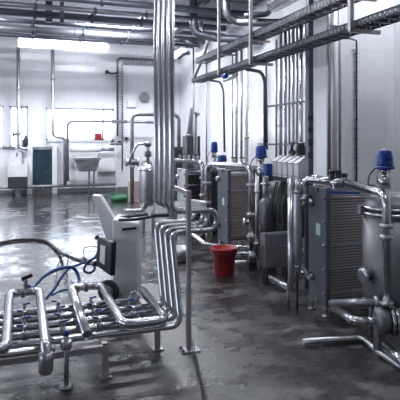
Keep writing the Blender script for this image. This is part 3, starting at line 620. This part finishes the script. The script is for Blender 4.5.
# pipe left of it with foot running to the rear
p = D(290.8, 140, 4.6)
lp = pipe([V((p.x, p.y, 1.16)), V((p.x, p.y, .19)), V((p.x - .02, p.y + .36, .19))], .027, 'upright steel pipe turning along the floor, front of the middle group', 'steel', R=.06, n=18, hole=0)
part('foot', G().cyl((p.x - .005, p.y + .04, 0), (p.x - .005, p.y + .04, .17), .012), 'steeld', lp)
p = D(297.3, 140, 4.6)
t = thing('filter_column', 'wide upright steel filter column beside the largest heat exchanger', 'filter', (p.x, p.y, 0))
part('body', G().lathe([(.02, .34), (.028, .36), (.041, .52), (.041, 1.05), (.03, 1.08), (.03, 1.15)], (p.x, p.y, 0), n=24), 'steel2', t); part('clamp', G().ring((p.x, p.y, 1.04), Zax, .044, .03), 'steel', t); part('clamp', G().ring((p.x, p.y, .38), Zax, .036, .03), 'steel', t)
part('foot_pipe', G().cyl((p.x, p.y, 0), (p.x, p.y, .36), .01), 'dark', t); part('branch', G().cyl((p.x, p.y, .98), (p.x + .05, p.y - .06, .98), .02), 'steel2', t)
# bar across the top of the big exchanger with blue straps, and small clamps
pipe([D(311, 177, 5.0), D(329, 179, 4.9)], .024, 'short pale pipe lying level above the largest heat exchanger', 'steel')
t = thing('valve_cluster', 'dark clamp valves on the pipe above the largest heat exchanger', 'valve', D(336, 183, 4.45))
part('body', G().cyl(D(331, 182.5, 4.42), D(345, 182.5, 4.36), .042), 'steel', t)
for px in (332, 338.5, 344.5): q = D(px, 182, 4.4); part('valve_top', G().cyl(q, q + V((0, 0, .08 if px < 344 else .05)), .022), 'dark', t); part('knob', G().ring(q + V((0, 0, .085 if px < 344 else .06)), Zax, .026, .03), 'black', t)
part('drop_leg', G().cyl(D(334, 184, 4.36), D(334, 193, 4.36), .012), 'steel', t)
one('blue_strap', G().bar(D(327, 192, 4.33), D(360, 193, 4.25), .02, .02), 'hose', 'blue strap lying along the top of the largest heat exchanger', 'strap')
# pump
pc = V((pB.x, pB.y, 0)); u = V((CT, -ST, 0)); pz = D(382, 321, 3.62).z
t = thing('centrifugal_pump', 'round steel pump under the big pipe at the right edge', 'pump', (pB.x, pB.y, 0))
cpt = V((pB.x, pB.y, pz)) + u * -.03
part('volute', G().lathe([(.06, -.05), (.085, -.04), (.095, -.02), (.095, .02), (.08, .04), (.05, .05)], cpt, u, 32), 'tank', t)
part('clamp_band', G().ring(cpt + u * .055, u, .1, .025), 'steel', t); part('clamp_band', G().ring(cpt + u * .085, u, .1, .02), 'steel', t)
part('motor', G().cyl(cpt + u * .09, cpt + u * .36, .085), 'tank', t)
part('inlet', G().cyl(cpt - u * .11, cpt - u * .04, .03), 'steel', t)
for k in (-.02, .25): part('foot', G().box(cpt + u * k - V((.03, .03, pz)), cpt + u * k + V((.03, .03, -.07))), 'steeld', t)
pi = cpt - u * .10
pipe([pi, pi - u * .09, D(335, 309, 3.95)], .031, 'shiny bent steel pipe leading from the pump to the largest heat exchanger foot', 'steel', R=.12, n=18)
pipe([D(331, 303.5, 4.2), D(378, 302.3, 3.8)], .031, 'dull dark steel pipe lying level just above the bent pump pipe', 'steeld', clamps=[(D(376, 302.4, 3.81), u)], n=18)
# floor pipes, bottom right
a = PZ(303, 342, .03); b = PZ(362, 337.5, .03); c_ = PZ(380, 353, .03); e = PZ(410, 372, .03)
pipe([a, b, c_, e], .022, 'thin steel pipe lying on the floor with a slanted bend, lower right', 'steel2', R=.05, hole=.003)
a = PZ(386, 346, .1); e = PZ(412, 369, .1)
pipe([V((a.x, a.y, .1)), e], .036, 'thick steel pipe end near the floor in the lower right corner', 'steel', n=20)
# ------------------------------------------------------------------ middle group behind
d = 5.9; c = D(268, 140, d); z = lambda py: D(266, py, d).z; r = wpx(19, d) / 2; cx, cy = c.x, c.y
t = thing('dark_vessel', 'dark rounded steel vessel below the control boxes', 'vessel', (cx, cy, 0))
part('tank_body', G().lathe([(r * .5, z(236)), (r * .9, z(233)), (r, z(228)), (r, z(206)), (r * .9, z(201)), (r * .5, z(197)), (r * .3, z(194))], (cx, cy, 0), n=32), 'vessel', t)
part('neck', G().cyl((cx - .03, cy, z(198)), (cx - .03, cy, z(176)), .035), 'steel2', t); part('flange', G().ring((cx - .03, cy, z(184)), Zax, .06, .03), 'steel', t)
part('stand', G().box((cx - .08, cy - .06, 0), (cx + .08, cy + .06, z(234))), 'dark', t)
p0 = D(264, 140, 5.4); p1 = D(291, 140, 5.4)
t = thing('pump_cabinet', 'plain grey steel cabinet on feet between bucket and upright pipes', 'cabinet', ((p0.x + p1.x) / 2, p0.y, 0))
za, zb = D(275, 233, 5.45).z, D(275, 267, 5.45).z
part('body', G().box((p0.x, p0.y - .02, zb), (p0.x + .32, p0.y + .09, za), .01), 'steeld', t); part('door', G().box((p0.x + .012, p0.y - .032, zb + .015), (p0.x + .308, p0.y - .02, za - .015), .004), 'steeld', t)
part('latch', G().box((p0.x + .19, p0.y - .045, zb + .2), (p0.x + .24, p0.y - .03, zb + .215)), 'dark', t)
for xx in (p0.x + .03, p0.x + .29):
    for yy in (p0.y + .0, p0.y + .06): part('foot', G().cyl((xx, yy, 0), (xx, yy, zb + .01), .018), 'dark', t)
# pipes of the middle exchanger
zt = D(240, 164.5, 6.5).z
qa = D(207, 140, 6.65); qb = D(251, 140, 6.15)
ap = pipe([V((qa.x, qa.y, .30)), V((qa.x, qa.y, zt)), V((qb.x, qb.y, zt)), V((qb.x, qb.y, .20))], .035, 'thick steel pipe arching over the middle heat exchanger', 'steel', R=.11, n=18, clamps=[(V((qb.x, qb.y, z_)), Zax) for z_ in (.97, .62, .36)] + [(V((qa.x, qa.y, z_)), Zax) for z_ in (.7, .95)])
def taps(o, a_, b_, z_, ks, hh):
    for k_ in ks:
        q_ = a_.lerp(b_, k_); q_ = V((q_.x, q_.y, z_)); tp = part('tap', G().cyl(q_, q_ + V((0, 0, hh)), .016, n=12), 'steel2', o); part('tap_handle', G().bar(q_ + V((-.03, 0, hh)), q_ + V((.04, 0, hh)), .02, .016), 'dark', tp)
taps(ap, qa, qb, zt + .02, (.18, .62, .8), .07)
qc = D(257, 140, 6.05)
pipe([V((qc.x, qc.y, 1.12)), V((qc.x, qc.y, .18))], .024, 'slim upright steel pipe between the arched pipe and dark vessel', 'steel2', clamps=[(V((qc.x, qc.y, .9)), Zax), (V((qc.x, qc.y, .3)), Zax)])
t = thing('port_valve', 'round capped valve low between middle heat exchanger and upright pipes', 'valve', D(244.5, 222.5, 6.15))
q = D(244.5, 222.5, 6.15); part('cap', G().lathe([(.035, -.02), (.05, -.01), (.05, .012), (.03, .02)], q, -u), 'steel', t); part('body', G().cyl(q + u * .02, q + u * .07, .028), 'steeld', t)
t = thing('low_valve_block', 'cluster of small shiny pipe fittings right of the red bucket', 'valve', D(246, 254, 6.1))
for k, (y_, x0_, x1_) in enumerate(((247, 236, 250), (253.5, 236, 249), (262, 235, 250))): part('fitting', G().cyl(D(x0_, y_, 6.15), D(x1_, y_, 6.1), .02 if k != 1 else .03), 'steel' if k != 2 else 'steel2', t)
q = D(252, 257, 6.05); part('hub', G().ring(q, u, .07, .08), 'steeld', t); part('foot', G().box((q.x - .05, q.y - .03, 0), (q.x + .05, q.y + .05, q.z - .05)), 'dark', t)
# bottom pipes near loop
pipe([D(178, 232, 7.0), D(193, 235, 6.8), D(205, 244, 6.6), D(218, 246, 6.6), D(236, 246, 6.6)], .03, 'pale steel pipe low on the floor left of the red bucket', 'steel', R=.08)
t = thing('sieve_bucket', 'shiny steel strainer tub behind the support post', 'strainer', D(186, 239, 6.6))
q = D(178, 241, 6.5); q.z = .0
part('bowl', G().lathe([(.11, 0), (.14, .02), (.15, .16), (.14, .16), (.12, .03)], q), 'steel2', t)
# far exchanger pipe
qa = D(173, 140, 8.25); qb = D(203, 140, 7.55); zt = D(190, 161, 8).z
fp = pipe([V((qa.x, qa.y, .45)), V((qa.x, qa.y, zt)), V((qb.x, qb.y, zt)), V((qb.x, qb.y, .0))], .036, 'thick steel pipe arching over the farthest heat exchanger', 'steel', R=.11, n=18, clamps=[(V((qb.x, qb.y, z_)), Zax) for z_ in (.95, .7, .5)])
taps(fp, qa, qb, zt + .02, (.25, .4, .55, .7, .85), .08)
q = V((qb.x + .05, qb.y - .05, .82)); one('blue_clip', G().box(q - V((.02, .03, .03)), q + V((.03, .0, .03))), 'blue', 'small blue clip on the upright pipe right of the far heat exchanger', 'clip')
q = D(200, 140, 7.4); pipe([V((D(186, 140, 7.6).x, D(186, 140, 7.6).y, .62)), V((D(208, 140, 7.2).x, D(208, 140, 7.2).y, .62)), V((D(208, 140, 7.2).x, D(208, 140, 7.2).y, .15))], .03, 'bent steel pipe low in front of the farthest heat exchanger', 'steel2')
# dark cabinets at the far right corner
for (pa, pb, yt, yb, dd, lab) in ((187, 202, 136, 175, 11.6, 'tall dark grey control cabinet behind the far heat exchanger'), (171, 186, 147, 190, 12.4, 'low dark grey control cabinet behind the tall pipe bundle')):
    p0 = D(pa, 140, dd); p1 = D(pb, 140, dd); zt = D(pa, yt, dd).z
    t = thing('control_cabinet', lab, 'cabinet', ((p0.x + p1.x) / 2, p0.y + .15, 0))
    part('body', G().box((p0.x, p0.y, .06), (p1.x, p0.y + .35, zt), .01), 'dark', t); part('door', G().box((p0.x + .015, p0.y - .015, .1), (p1.x - .015, p0.y, zt - .02), .004), 'dark', t); part('plinth', G().box((p0.x + .02, p0.y + .02, 0), (p1.x - .02, p0.y + .33, .06)), 'black', t); part('handle', G().bar((p1.x - .05, p0.y - .03, zt * .55), (p1.x - .05, p0.y - .03, zt * .7), .02, .03), 'steel2', t)
t = thing('pipe_horn', 'slanted blue-grey pipe standing on the tall dark cabinet', 'pipe', D(189, 136, 11.8))
part('tube', G().cyl(D(189.5, 135.9, 11.8), D(191.5, 108, 11.8), .07, .03), 'plate', t); part('base_ring', G().ring(D(189.5, 135.2, 11.8), Zax, .09, .035), 'steeld', t)
pp = vert(195.5, 11.0, 115, 152); pipe([pp[0] + V((.08, 0, .02)), pp[0], V((pp[1].x, pp[1].y, 0))], .04, 'pale upright pipe with a dark nozzle standing before the tall dark cabinet', 'steel2', R=.05, clamps=[(pp[0], Xax)], clampmat='dark')
# control boxes row
t0 = thing('box_rail', 'dark steel rail and posts carrying the white control boxes', 'rail', PX(288, 181, 2.62))
X = 2.62
ya = PX(299, 170, X).y; yb = PX(271.5, 170, X).y; zb = PX(303, 179.5, X).z; zt = PX(303, 158.5, X).z
zb = 1.5 - .395; H = .215
part('beam', G().bar((X + .07, ya - .02, zb - .025), (X + .07, yb + .02, zb - .025), .1, .04), 'dark', t0)
for yy in (ya + .05, yb - .05): part('post', G().bar((X + .12, yy, 0), (X + .12, yy, zb - .02), .04, .04), 'dark', t0)
ord_ = ['nearest control box of the white row, beside the dark column', 'second white control box counted from the dark column', 'middle white control box in the row of five', 'fourth white control box counted from the dark column', 'farthest control box of the white row, beside the blue actuator']
for i in range(5):
    w = (yb - ya) / 5; y_ = ya + w * i
    t = thing('control_box', ord_[i], 'control box', (X + .07, y_ + w / 2, zb), 'white slanted control boxes')
    prof = [(X, y_ + .014, zb), (X + .10, y_ + .014, zb), (X + .10, y_ + .014, zb + H), (X + .085, y_ + .014, zb + H), (X, y_ + .014, zb + H * .74)]
    part('body', rnd(G().prism(prof, (0, w - .028, 0)), .004), 'box', t)
    part('lid', G().bar((X - .012, y_ + w / 2, zb + H * .73), (X + .09, y_ + w / 2, zb + H * 1.03), w - .024, .01), 'lid', t)
    for k in (.3, .7): part('cable_gland', G().cyl((X - .002, y_ + w * k, zb + .025), (X + .006, y_ + w * k, zb + .025), .008, n=10), 'black', t)
    for k in (.35, .7): part('cable', G().spline([(X + .04, y_ + w * k, zb - .06), (X + .02, y_ + w * k + .02, zb - .17), (X - .02, y_ + w * k + .03 * random.uniform(-1, 1), zb - .33), (X + .03, y_ + w * k + .05, zb - .5)], .008, 8), 'rubber', t)
q = PX(269.3, 169, 2.6); one('blue_solenoid', G().box(q - V((.05, .03, .07)), q + V((.03, .05, .06)), .012), 'blue', 'square blue solenoid beside the farthest white control box', 'valve')
# background vessels between the middle group and wall
t = thing('buffer_tank', 'dark grey buffer tank half hidden behind the upright pipes', 'tank', (3.35, 6.2, 0))
part('tank_body', G().lathe([(.1, .18), (.26, .22), (.29, .3), (.29, .85), (.24, .93), (.08, .97)], (3.4, 6.25, 0), n=32), 'dark', t)
for k in range(3): a = k * 2.09 + .4; part('leg', G().cyl((3.4 + .24 * math.cos(a), 6.25 + .24 * math.sin(a), 0), (3.4 + .24 * math.cos(a), 6.25 + .24 * math.sin(a), .3), .02), 'steeld', t)
t = thing('motor_cabinet', 'narrow dark cabinet between the far and the middle heat exchangers', 'cabinet', (2.95, 7.75, 0))
part('body', G().box((2.82, 7.6, .06), (3.15, 7.9, 1.02), .01), 'dark', t); part('plinth', G().box((2.84, 7.62, 0), (3.13, 7.88, .06)), 'black', t); part('door', G().box((2.812, 7.62, .1), (2.82, 7.88, 1.0), .003), 'dark', t)
t = thing('switch_cabinet', 'dark switch cabinet behind the row of upright pipes', 'cabinet', (3.68, 8.0, 0))
part('body', G().box((3.45, 7.4, .08), (3.9, 8.6, 1.05), .01), 'dark', t); part('plinth', G().box((3.49, 7.44, 0), (3.85, 8.55, .08)), 'black', t)
t = thing('switch_cabinet', 'dark cabinet half hidden behind the largest heat exchanger', 'cabinet', (3.3, 5.0, 0))
part('body', G().box((3.25, 4.72, .08), (3.6, 5.3, .98), .01), 'dark', t); part('plinth', G().box((3.28, 4.75, 0), (3.57, 5.27, .08)), 'black', t)
# ------------------------------------------------------------------ upright pipes along the right wall
def up(px, Xw, w, y0, y1, label, mat='steel2', cl=(), group='upright pipes along the right wall', bottom=None):
    a = PX(px, 140, Xw); dd = a.x * ST + a.y * CT
    zt_ = D(px, y0, dd).z; zb_ = .0; r_ = wpx(w, dd) / 2
    o = pipe([V((Xw, a.y, min(zt_, ZC - .03))), V((Xw, a.y, zb_))], r_, label, mat, group=group, clamps=[(V((Xw, a.y, D(px, yc, dd).z)), Zax) for yc in cl])
    return o, V((Xw, a.y, zb_)), dd
up(193.5, 4.2, 1.8, 40, 150, 'thin upright pipe nearest the far end of the cable trays', 'steeld', cl=(82,))
up(206.5, 4.3, 1.6, 60, 150, 'thin upright pipe left of the highest blue actuator', 'steeld')
up(232.5, 4.2, 1.5, 55, 150, 'thin dark upright pipe before the bright upright pipe trio', 'steeld', cl=(100,))
up(236.5, 4.2, 3.0, 50, 158, 'dull upright pipe, first of the trio behind the tray', 'steel2', cl=(112, 145))
up(241.5, 4.15, 2.6, 50, 160, 'middle upright pipe of the trio behind the tray', 'steeld', cl=(150,))
up(246.5, 4.1, 4.2, 48, 162, 'bright wide upright pipe, last of the trio behind the tray', 'clad', cl=(138,))
up(276.3, 4.25, 2.2, 40, 160, 'slim dark upright pipe starting the dense pipe row', 'steeld', cl=(106, 145))
up(280.5, 4.15, 4.0, 30, 158, 'dull thick upright pipe second in the dense pipe row', 'steel2', cl=(126,))
up(285.5, 4.2, 3.2, 30, 158, 'bright upright pipe third in the dense pipe row', 'steel', cl=(144,))
up(289.3, 4.25, 2.2, 28, 158, 'slim upright pipe fourth in the dense pipe row', 'steeld', cl=(120,))
up(293, 4.1, 3.6, 25, 160, 'thick upright pipe fifth in the dense pipe row', 'steel2', cl=(142, 152))
up(297, 4.2, 2.4, 25, 158, 'slim upright pipe sixth in the dense pipe row', 'steeld', cl=(141, 153))
up(301.3, 4.1, 3.8, 20, 160, 'bright upright pipe seventh in the dense pipe row', 'steel', cl=(143, 154))
up(306, 4.0, 2.2, 20, 176, 'slim upright pipe beside the dark column', 'steeld', cl=(145,))
# valves under the dense row
k = 0
for px, lab in ((294.5, 'dark valve block under the bright end of the dense pipe row'), (300.5, 'dark valve block right beside the dark column')):
    q = PX(px, 149, 3.95); t = thing('valve_block', lab, 'valve', q)
    part('body', G().box(q - V((.06, .06, .09)), q + V((.06, .06, .09)), .015), 'dark', t); part('wheel', G().ring(q + V((-.08, 0, .02)), Xax, .05, .03), 'steeld', t); part('outlet', G().cyl(q - V((0, 0, .2)), q - V((.08, 0, .08)), .03), 'steel2', t)
# dark column
pc0 = D(309.5, 140, 6.9)
t = thing('cable_column', 'dark upright cable trunk between pipe row and pilaster', 'cable trunk', (pc0.x, pc0.y, 0))
part('trunk', G().box((pc0.x - .035, pc0.y - .04, .0), (pc0.x + .035, pc0.y + .04, ZC), .006), 'duct', t)
for y_ in (118, 130, 142, 155): zz = D(309, y_, 6.85).z; part('cable_clip', G().box((pc0.x - .05, pc0.y - .055, zz - .035), (pc0.x + .05, pc0.y - .035, zz + .035)), 'dark', t)
# pipes on the pilaster face
def pil(px, w, label, mat, y1=176, dz=5.50):
    a = PY(px, 140, dz); dd = a.x * ST + a.y * CT; r_ = wpx(w, dd) / 2
    pipe([V((a.x, dz, ZC - .03)), V((a.x, dz, 0))], r_, label, mat, group='upright pipes on the pilaster', n=20, clamps=[(V((a.x, dz, z_)), Zax) for z_ in (2.9,)])
pil(328.7, 2.4, 'thin dark upright pipe on the pilaster edge', 'steeld', dz=5.45)
pil(334.3, 5.6, 'bright thick upright pipe on the pilaster face', 'clad')
pil(339.8, 2.8, 'dull upright pipe right of the bright pilaster pipe', 'steel2')
pil(330.6, 1.0, 'hair thin upright pipe left of the bright pilaster pipe', 'steeld')
# blue conduit on pilaster with clips
a = PY(356.8, 140, 5.58); zt = PY(356, 42, 5.58).z; zb = PY(357, 190, 5.58).z
t = thing('cable_conduit', 'navy cable conduit clipped straight down the white pilaster', 'conduit', (a.x, 5.58, zb))
part('conduit', G().tube([D(338, 38, 5.66), D(350, 38.5, 5.8), V((a.x, 5.585, zt + .02)), V((a.x, 5.585, zt - .1)), V((a.x, 5.585, zb))], .0115, .07, 10), 'cable', t)
for y_ in (53, 62, 72, 81, 91, 100, 119, 129, 139, 149, 158, 168): zz = PY(357, y_, 5.58).z; part('clip', G().box((a.x - .022, 5.575, zz - .004), (a.x + .022, 5.615, zz + .004), .001), 'cable', t)
# conduits from the trays down the wall
def conduit(pix, Xs, r, label, mat='duct'):
    one('cable_conduit', G().tube([PX(x, y, X_) for (x, y), X_ in zip(pix, Xs)], r, .15, 10), mat, label, 'conduit')
conduit([(207, 80), (221, 82), (223.5, 92), (224.5, 152)], [3.5, 3.9, 3.95, 3.95], .022, 'dark cable conduit bending down from the far tray near the blue cable tie')
conduit([(246, 69), (262, 72), (264.8, 82), (265, 148)], [3.55, 3.9, 3.95, 3.95], .03, 'thick dark cable conduit bending down in front of the white wall')
conduit([(253, 57), (262, 57), (266, 64), (267.3, 150)], [3.6, 4.1, 4.15, 4.15], .016, 'thin dark conduit beside the thick bent conduit')
conduit([(209, 41), (203, 58), (194, 79)], [3.6, 3.6, 3.6], .028, 'dark slanted brace pipe at the far end of the trays')
# horizontal cross bars on wall pipes
for (xa_, xb_, y_, lab) in ((268, 305, 106.5, 'level dark bar tying the dense pipe row at mid height'), (264, 300, 62, 'level dark bar tying the dense pipe row below the tray'), (258, 290, 144, 'level dark bar near the foot of the dense pipe row')):
    a = PX(xa_, y_, 4.03); b = PX(xb_, y_ - (0 if y_ > 100 else 3), 4.03); zz = PX(xa_, y_, 4.03).z
    one('pipe_support_bar', G().bar(V((4.03, a.y, zz)), V((4.03, b.y, zz)), .03, .03), 'duct', lab, 'support bar')
# ------------------------------------------------------------------ cable trays
def tray(X, Z, y0, y1, w, h, label, mat):
    t = thing('cable_tray', label, 'cable tray', (X, (y0 + y1) / 2, Z))
    for s in (-1, 1):
        g = G(); xs = X + s * w / 2
        g.box((xs - .004, y0, Z), (xs + .004, y1, Z + .018), 0); g.box((xs - .004, y0, Z + h - .018), (xs + .004, y1, Z + h), 0)
        n = int((y1 - y0) / .07)
        for i in range(n + 1): yy = y0 + (y1 - y0) * i / n; g.box((xs - .004, yy - .026, Z), (xs + .004, yy + .026, Z + h), 0)
        part('side_rail', g, mat, t)
    n = int((y1 - y0) / .16)
    for i in range(n + 1): yy = y0 + (y1 - y0) * i / n; part('rung', G().box((X - w / 2, yy - .02, Z), (X + w / 2, yy + .02, Z + .012), 0), mat, t)
    return t
TX = 3.3
zlo, zup = 1.5 + .337 * TX / CT, 1.5 + .432 * TX / CT
tray(TX, zlo - .05, 2.2, 9.7, .22, .08, 'lower cable tray slanting across the upper right, on hangers', 'duct')
tray(TX - .02, zup - .05, 2.2, 9.4, .20, .11, 'upper slotted cable tray running above the lower one', 'duct')
for k in range(6):
    x_ = TX - .085 + .034 * k; zb_ = zlo - .02
    g = G().spline([(x_, 2.3 + 7.3 * j / 9, zb_ + random.uniform(0, .03)) for j in range(10)], .0155, 8, 5)
    one('tray_cable', g, 'rubber', 'black cables bundled in the lower tray', 'cable', 'black cables in the lower tray')
for k in range(3):
    x_ = TX - .07 + .05 * k
    one('tray_cable', G().spline([(x_, 2.3 + 7.0 * j / 9, zup - .012 + random.uniform(0, .02)) for j in range(10)], .02, 8, 5), 'cable', 'dark cables bundled in the upper slotted tray', 'cable', 'dark cables in the upper tray')
for px, lab in ((352.5, 'nearest tray hanger, a grey strut before the white pilaster'), (252, 'middle tray hanger, a pale strut right of the ceiling loops'), (220, 'farthest tray hanger, a pale strut by the blue cable tie')):
    a = PX(px, 20, TX - .13); t = thing('tray_hanger', lab, 'tray hanger', (TX, a.y, zlo - .09), 'cable tray hangers')
    part('strut', G().bar((TX - .15, a.y, zlo - .09), (TX - .15, a.y, ZC), .045, .045), 'post', t)
    part('bracket', G().bar((TX - .17, a.y, zlo - .072), (TX + .2, a.y, zlo - .072), .045, .04), 'post', t)
    part('bracket', G().bar((TX - .17, a.y, zup - .072), (TX + .16, a.y, zup - .072), .04, .03), 'post', t)
q = PX(225.5, 76, TX - .16); one('cable_tie', G().lathe([(.03, -.05), (.042, -.02), (.042, .06), (.03, .09)], q, Yax), 'blue', 'blue cable tie bundle hanging under the lower tray at the far hanger', 'cable tie')
one('pale_duct_stub', G().cyl(PX(224, 80, TX - .05), PX(234, 76, TX - .05), .04), 'white', 'pale stub pipe under the lower tray beside the blue tie', 'pipe')
# ------------------------------------------------------------------ ceiling pipes
ceil_p = [(10.1, 4.17, .065, 'cross-hall ceiling pipe closest to the camera', 'duct'), (11.1, 4.22, .055, 'second cross-hall ceiling pipe with a pale sheen', 'galv'), (11.6, 4.18, .075, 'dark cross-hall ceiling pipe just behind the pale one', 'duct'), (12.5, 4.20, .05, 'fourth cross-hall ceiling pipe from the camera', 'duct'), (13.1, 4.14, .09, 'thick grey cross-hall ceiling duct', 'plate'), (14.0, 4.16, .06, 'rearmost cross-hall ceiling pipe above the long lamp', 'duct')]
for dd, Z, r_, lab, mt in ceil_p:
    Y = dd
    o = pipe([V((-3, Y, Z)), V((XR - .02, Y, Z))], r_, lab, mt, group='cross-hall ceiling pipes', clamps=[(V((x_, Y, Z)), Xax) for x_ in (.3, 1.5, 2.6)], clampmat='duct')
for px, Y, lab in ((62, 11.1, 'dark flat hanger beam dropping from the ceiling, left'), (49, 11.6, 'short dark ceiling hanger beside the pale pipe sheen'), (75, 12.5, 'thin ceiling rod right of the dark hanger')):
    a = PY(px, 10, Y + .12); w_ = .05 if px == 62 else (.09 if px == 49 else .015)
    one('pipe_hanger', G().bar((a.x, Y + .13, {62: 3.95, 49: 4.05, 75: 4.0}[px]), (a.x, Y + .13, ZC), w_ * 1.6, w_), 'duct', lab, 'pipe hanger')
t = thing('ventilation_duct', 'broad flat dark ventilation duct under the ceiling above the cable trays', 'duct', (4.0, 9.5, 4.3))  # dark panel added to darken the ceiling on the right
part('duct_body', G().box((3.66, 6.0, 4.31), (4.62, 11.5, 4.49), .01), 'duct', t)
for y_ in (7.0, 8.4, 9.8, 11.2): part('seam_flange', G().box((3.64, y_, 4.295), (4.64, y_ + .05, 4.495), .004), 'steeld', t)
# loops of thick pipe, ceiling centre
def loop(pix, d, r, label, mat='duct', R=.2): pipe([D(x, y, d_) for (x, y), d_ in zip(pix, d)], r, label, mat, R=R, n=16)
loop([(193.5, -12), (193.5, 33), (215, 38), (262, 41)], [11, 11, 11, 10.4], .085, 'thick dark ceiling pipe curving down and off to the trays')
loop([(201, 22), (201, 33), (225, 36)], [11.4, 11.4, 11.4], .05, 'smaller steel ceiling pipe nested inside the thick dark curve', 'steel2', R=.15)
loop([(225, -6), (227, 15), (238, 22), (300, 24)], [9.4, 9.4, 9.4, 8.6], .075, 'thick steel ceiling pipe sweeping right behind the trays', 'steeld')
loop([(244, 16), (268, 14), (272, 4)], [9, 9, 9], .05, 'short dark ceiling elbow above the trays', 'duct', R=.1)
a = PX(273, 5.5, 3.3); pipe([a, V((3.3, 4.2, a.z))], .095, 'fat bright steel duct end above the trays at the top', 'steel', n=22)
loop([(172, 40), (186, 41), (199, 46)], [12.5, 12.5, 12.2], .05, 'short dark ceiling pipe behind the tall bundle top')
loop([(172, 33), (181, 28), (186, 24)], [12.65, 12.6, 12.6], .08, 'pale slanted ceiling duct beside the tall bundle top', 'galv')
pipe([D(190, 53, 12), D(183, 54, 12), D(178, 59, 12)], .04, 'dark bent ceiling pipe by the short corner lamp', 'duct')
# ------------------------------------------------------------------ light
wd = bpy.data.worlds.new('daylight'); S.world = wd; wd.use_nodes = True
nt = wd.node_tree; bg = nt.nodes['Background']; bg.inputs[0].default_value = (.86, .93, 1, 1); bg.inputs[1].default_value = 14.0
def area(name, loc, rot, sx, sy, e, col=(1, .985, .97), portal=False):
    l = bpy.data.lights.new(name, 'AREA'); l.shape = 'RECTANGLE'; l.size = sx; l.size_y = sy; l.energy = e; l.color = col
    o = bpy.data.objects.new(name, l); COL.objects.link(o); o.location = loc; o.rotation_euler = rot
    if portal: l.cycles.is_portal = True
    return o
for h in W: area('window_portal', ((h[0] + h[1]) / 2, YB + .25, (h[2] + h[3]) / 2), (-math.pi / 2, 0, 0), h[1] - h[0], h[3] - h[2], 1, portal=True)
for h in ADDED_LW: area('window_portal', (XL - .22, (h[0] + h[1]) / 2, (h[2] + h[3]) / 2), (math.pi / 2, 0, -math.pi / 2), h[1] - h[0], h[3] - h[2], 1, portal=True)  # daylight guides for the added left windows
for x_, y_, e_ in ((-1.5, 12.0, 230), (2.2, 12.4, 260), (-1.5, 8.6, 170), (2.2, 8.6, 200), (-1.0, 4.4, 25), (1.6, 4.4, 30), (2.0, 1.6, 25), (4.2, 4.7, 75)):  # overhead room lights without fixtures; the last is added to brighten the pilaster
    area('tube_lamp', (x_, y_, ZC - .05), (0, 0, 0), 1.5, .25, e_, (.93, .96, 1))
vs = S.view_settings; vs.view_transform = 'Standard'; vs.look = 'None'; vs.gamma = 1; vs.use_curve_mapping = False; vs.exposure = .0
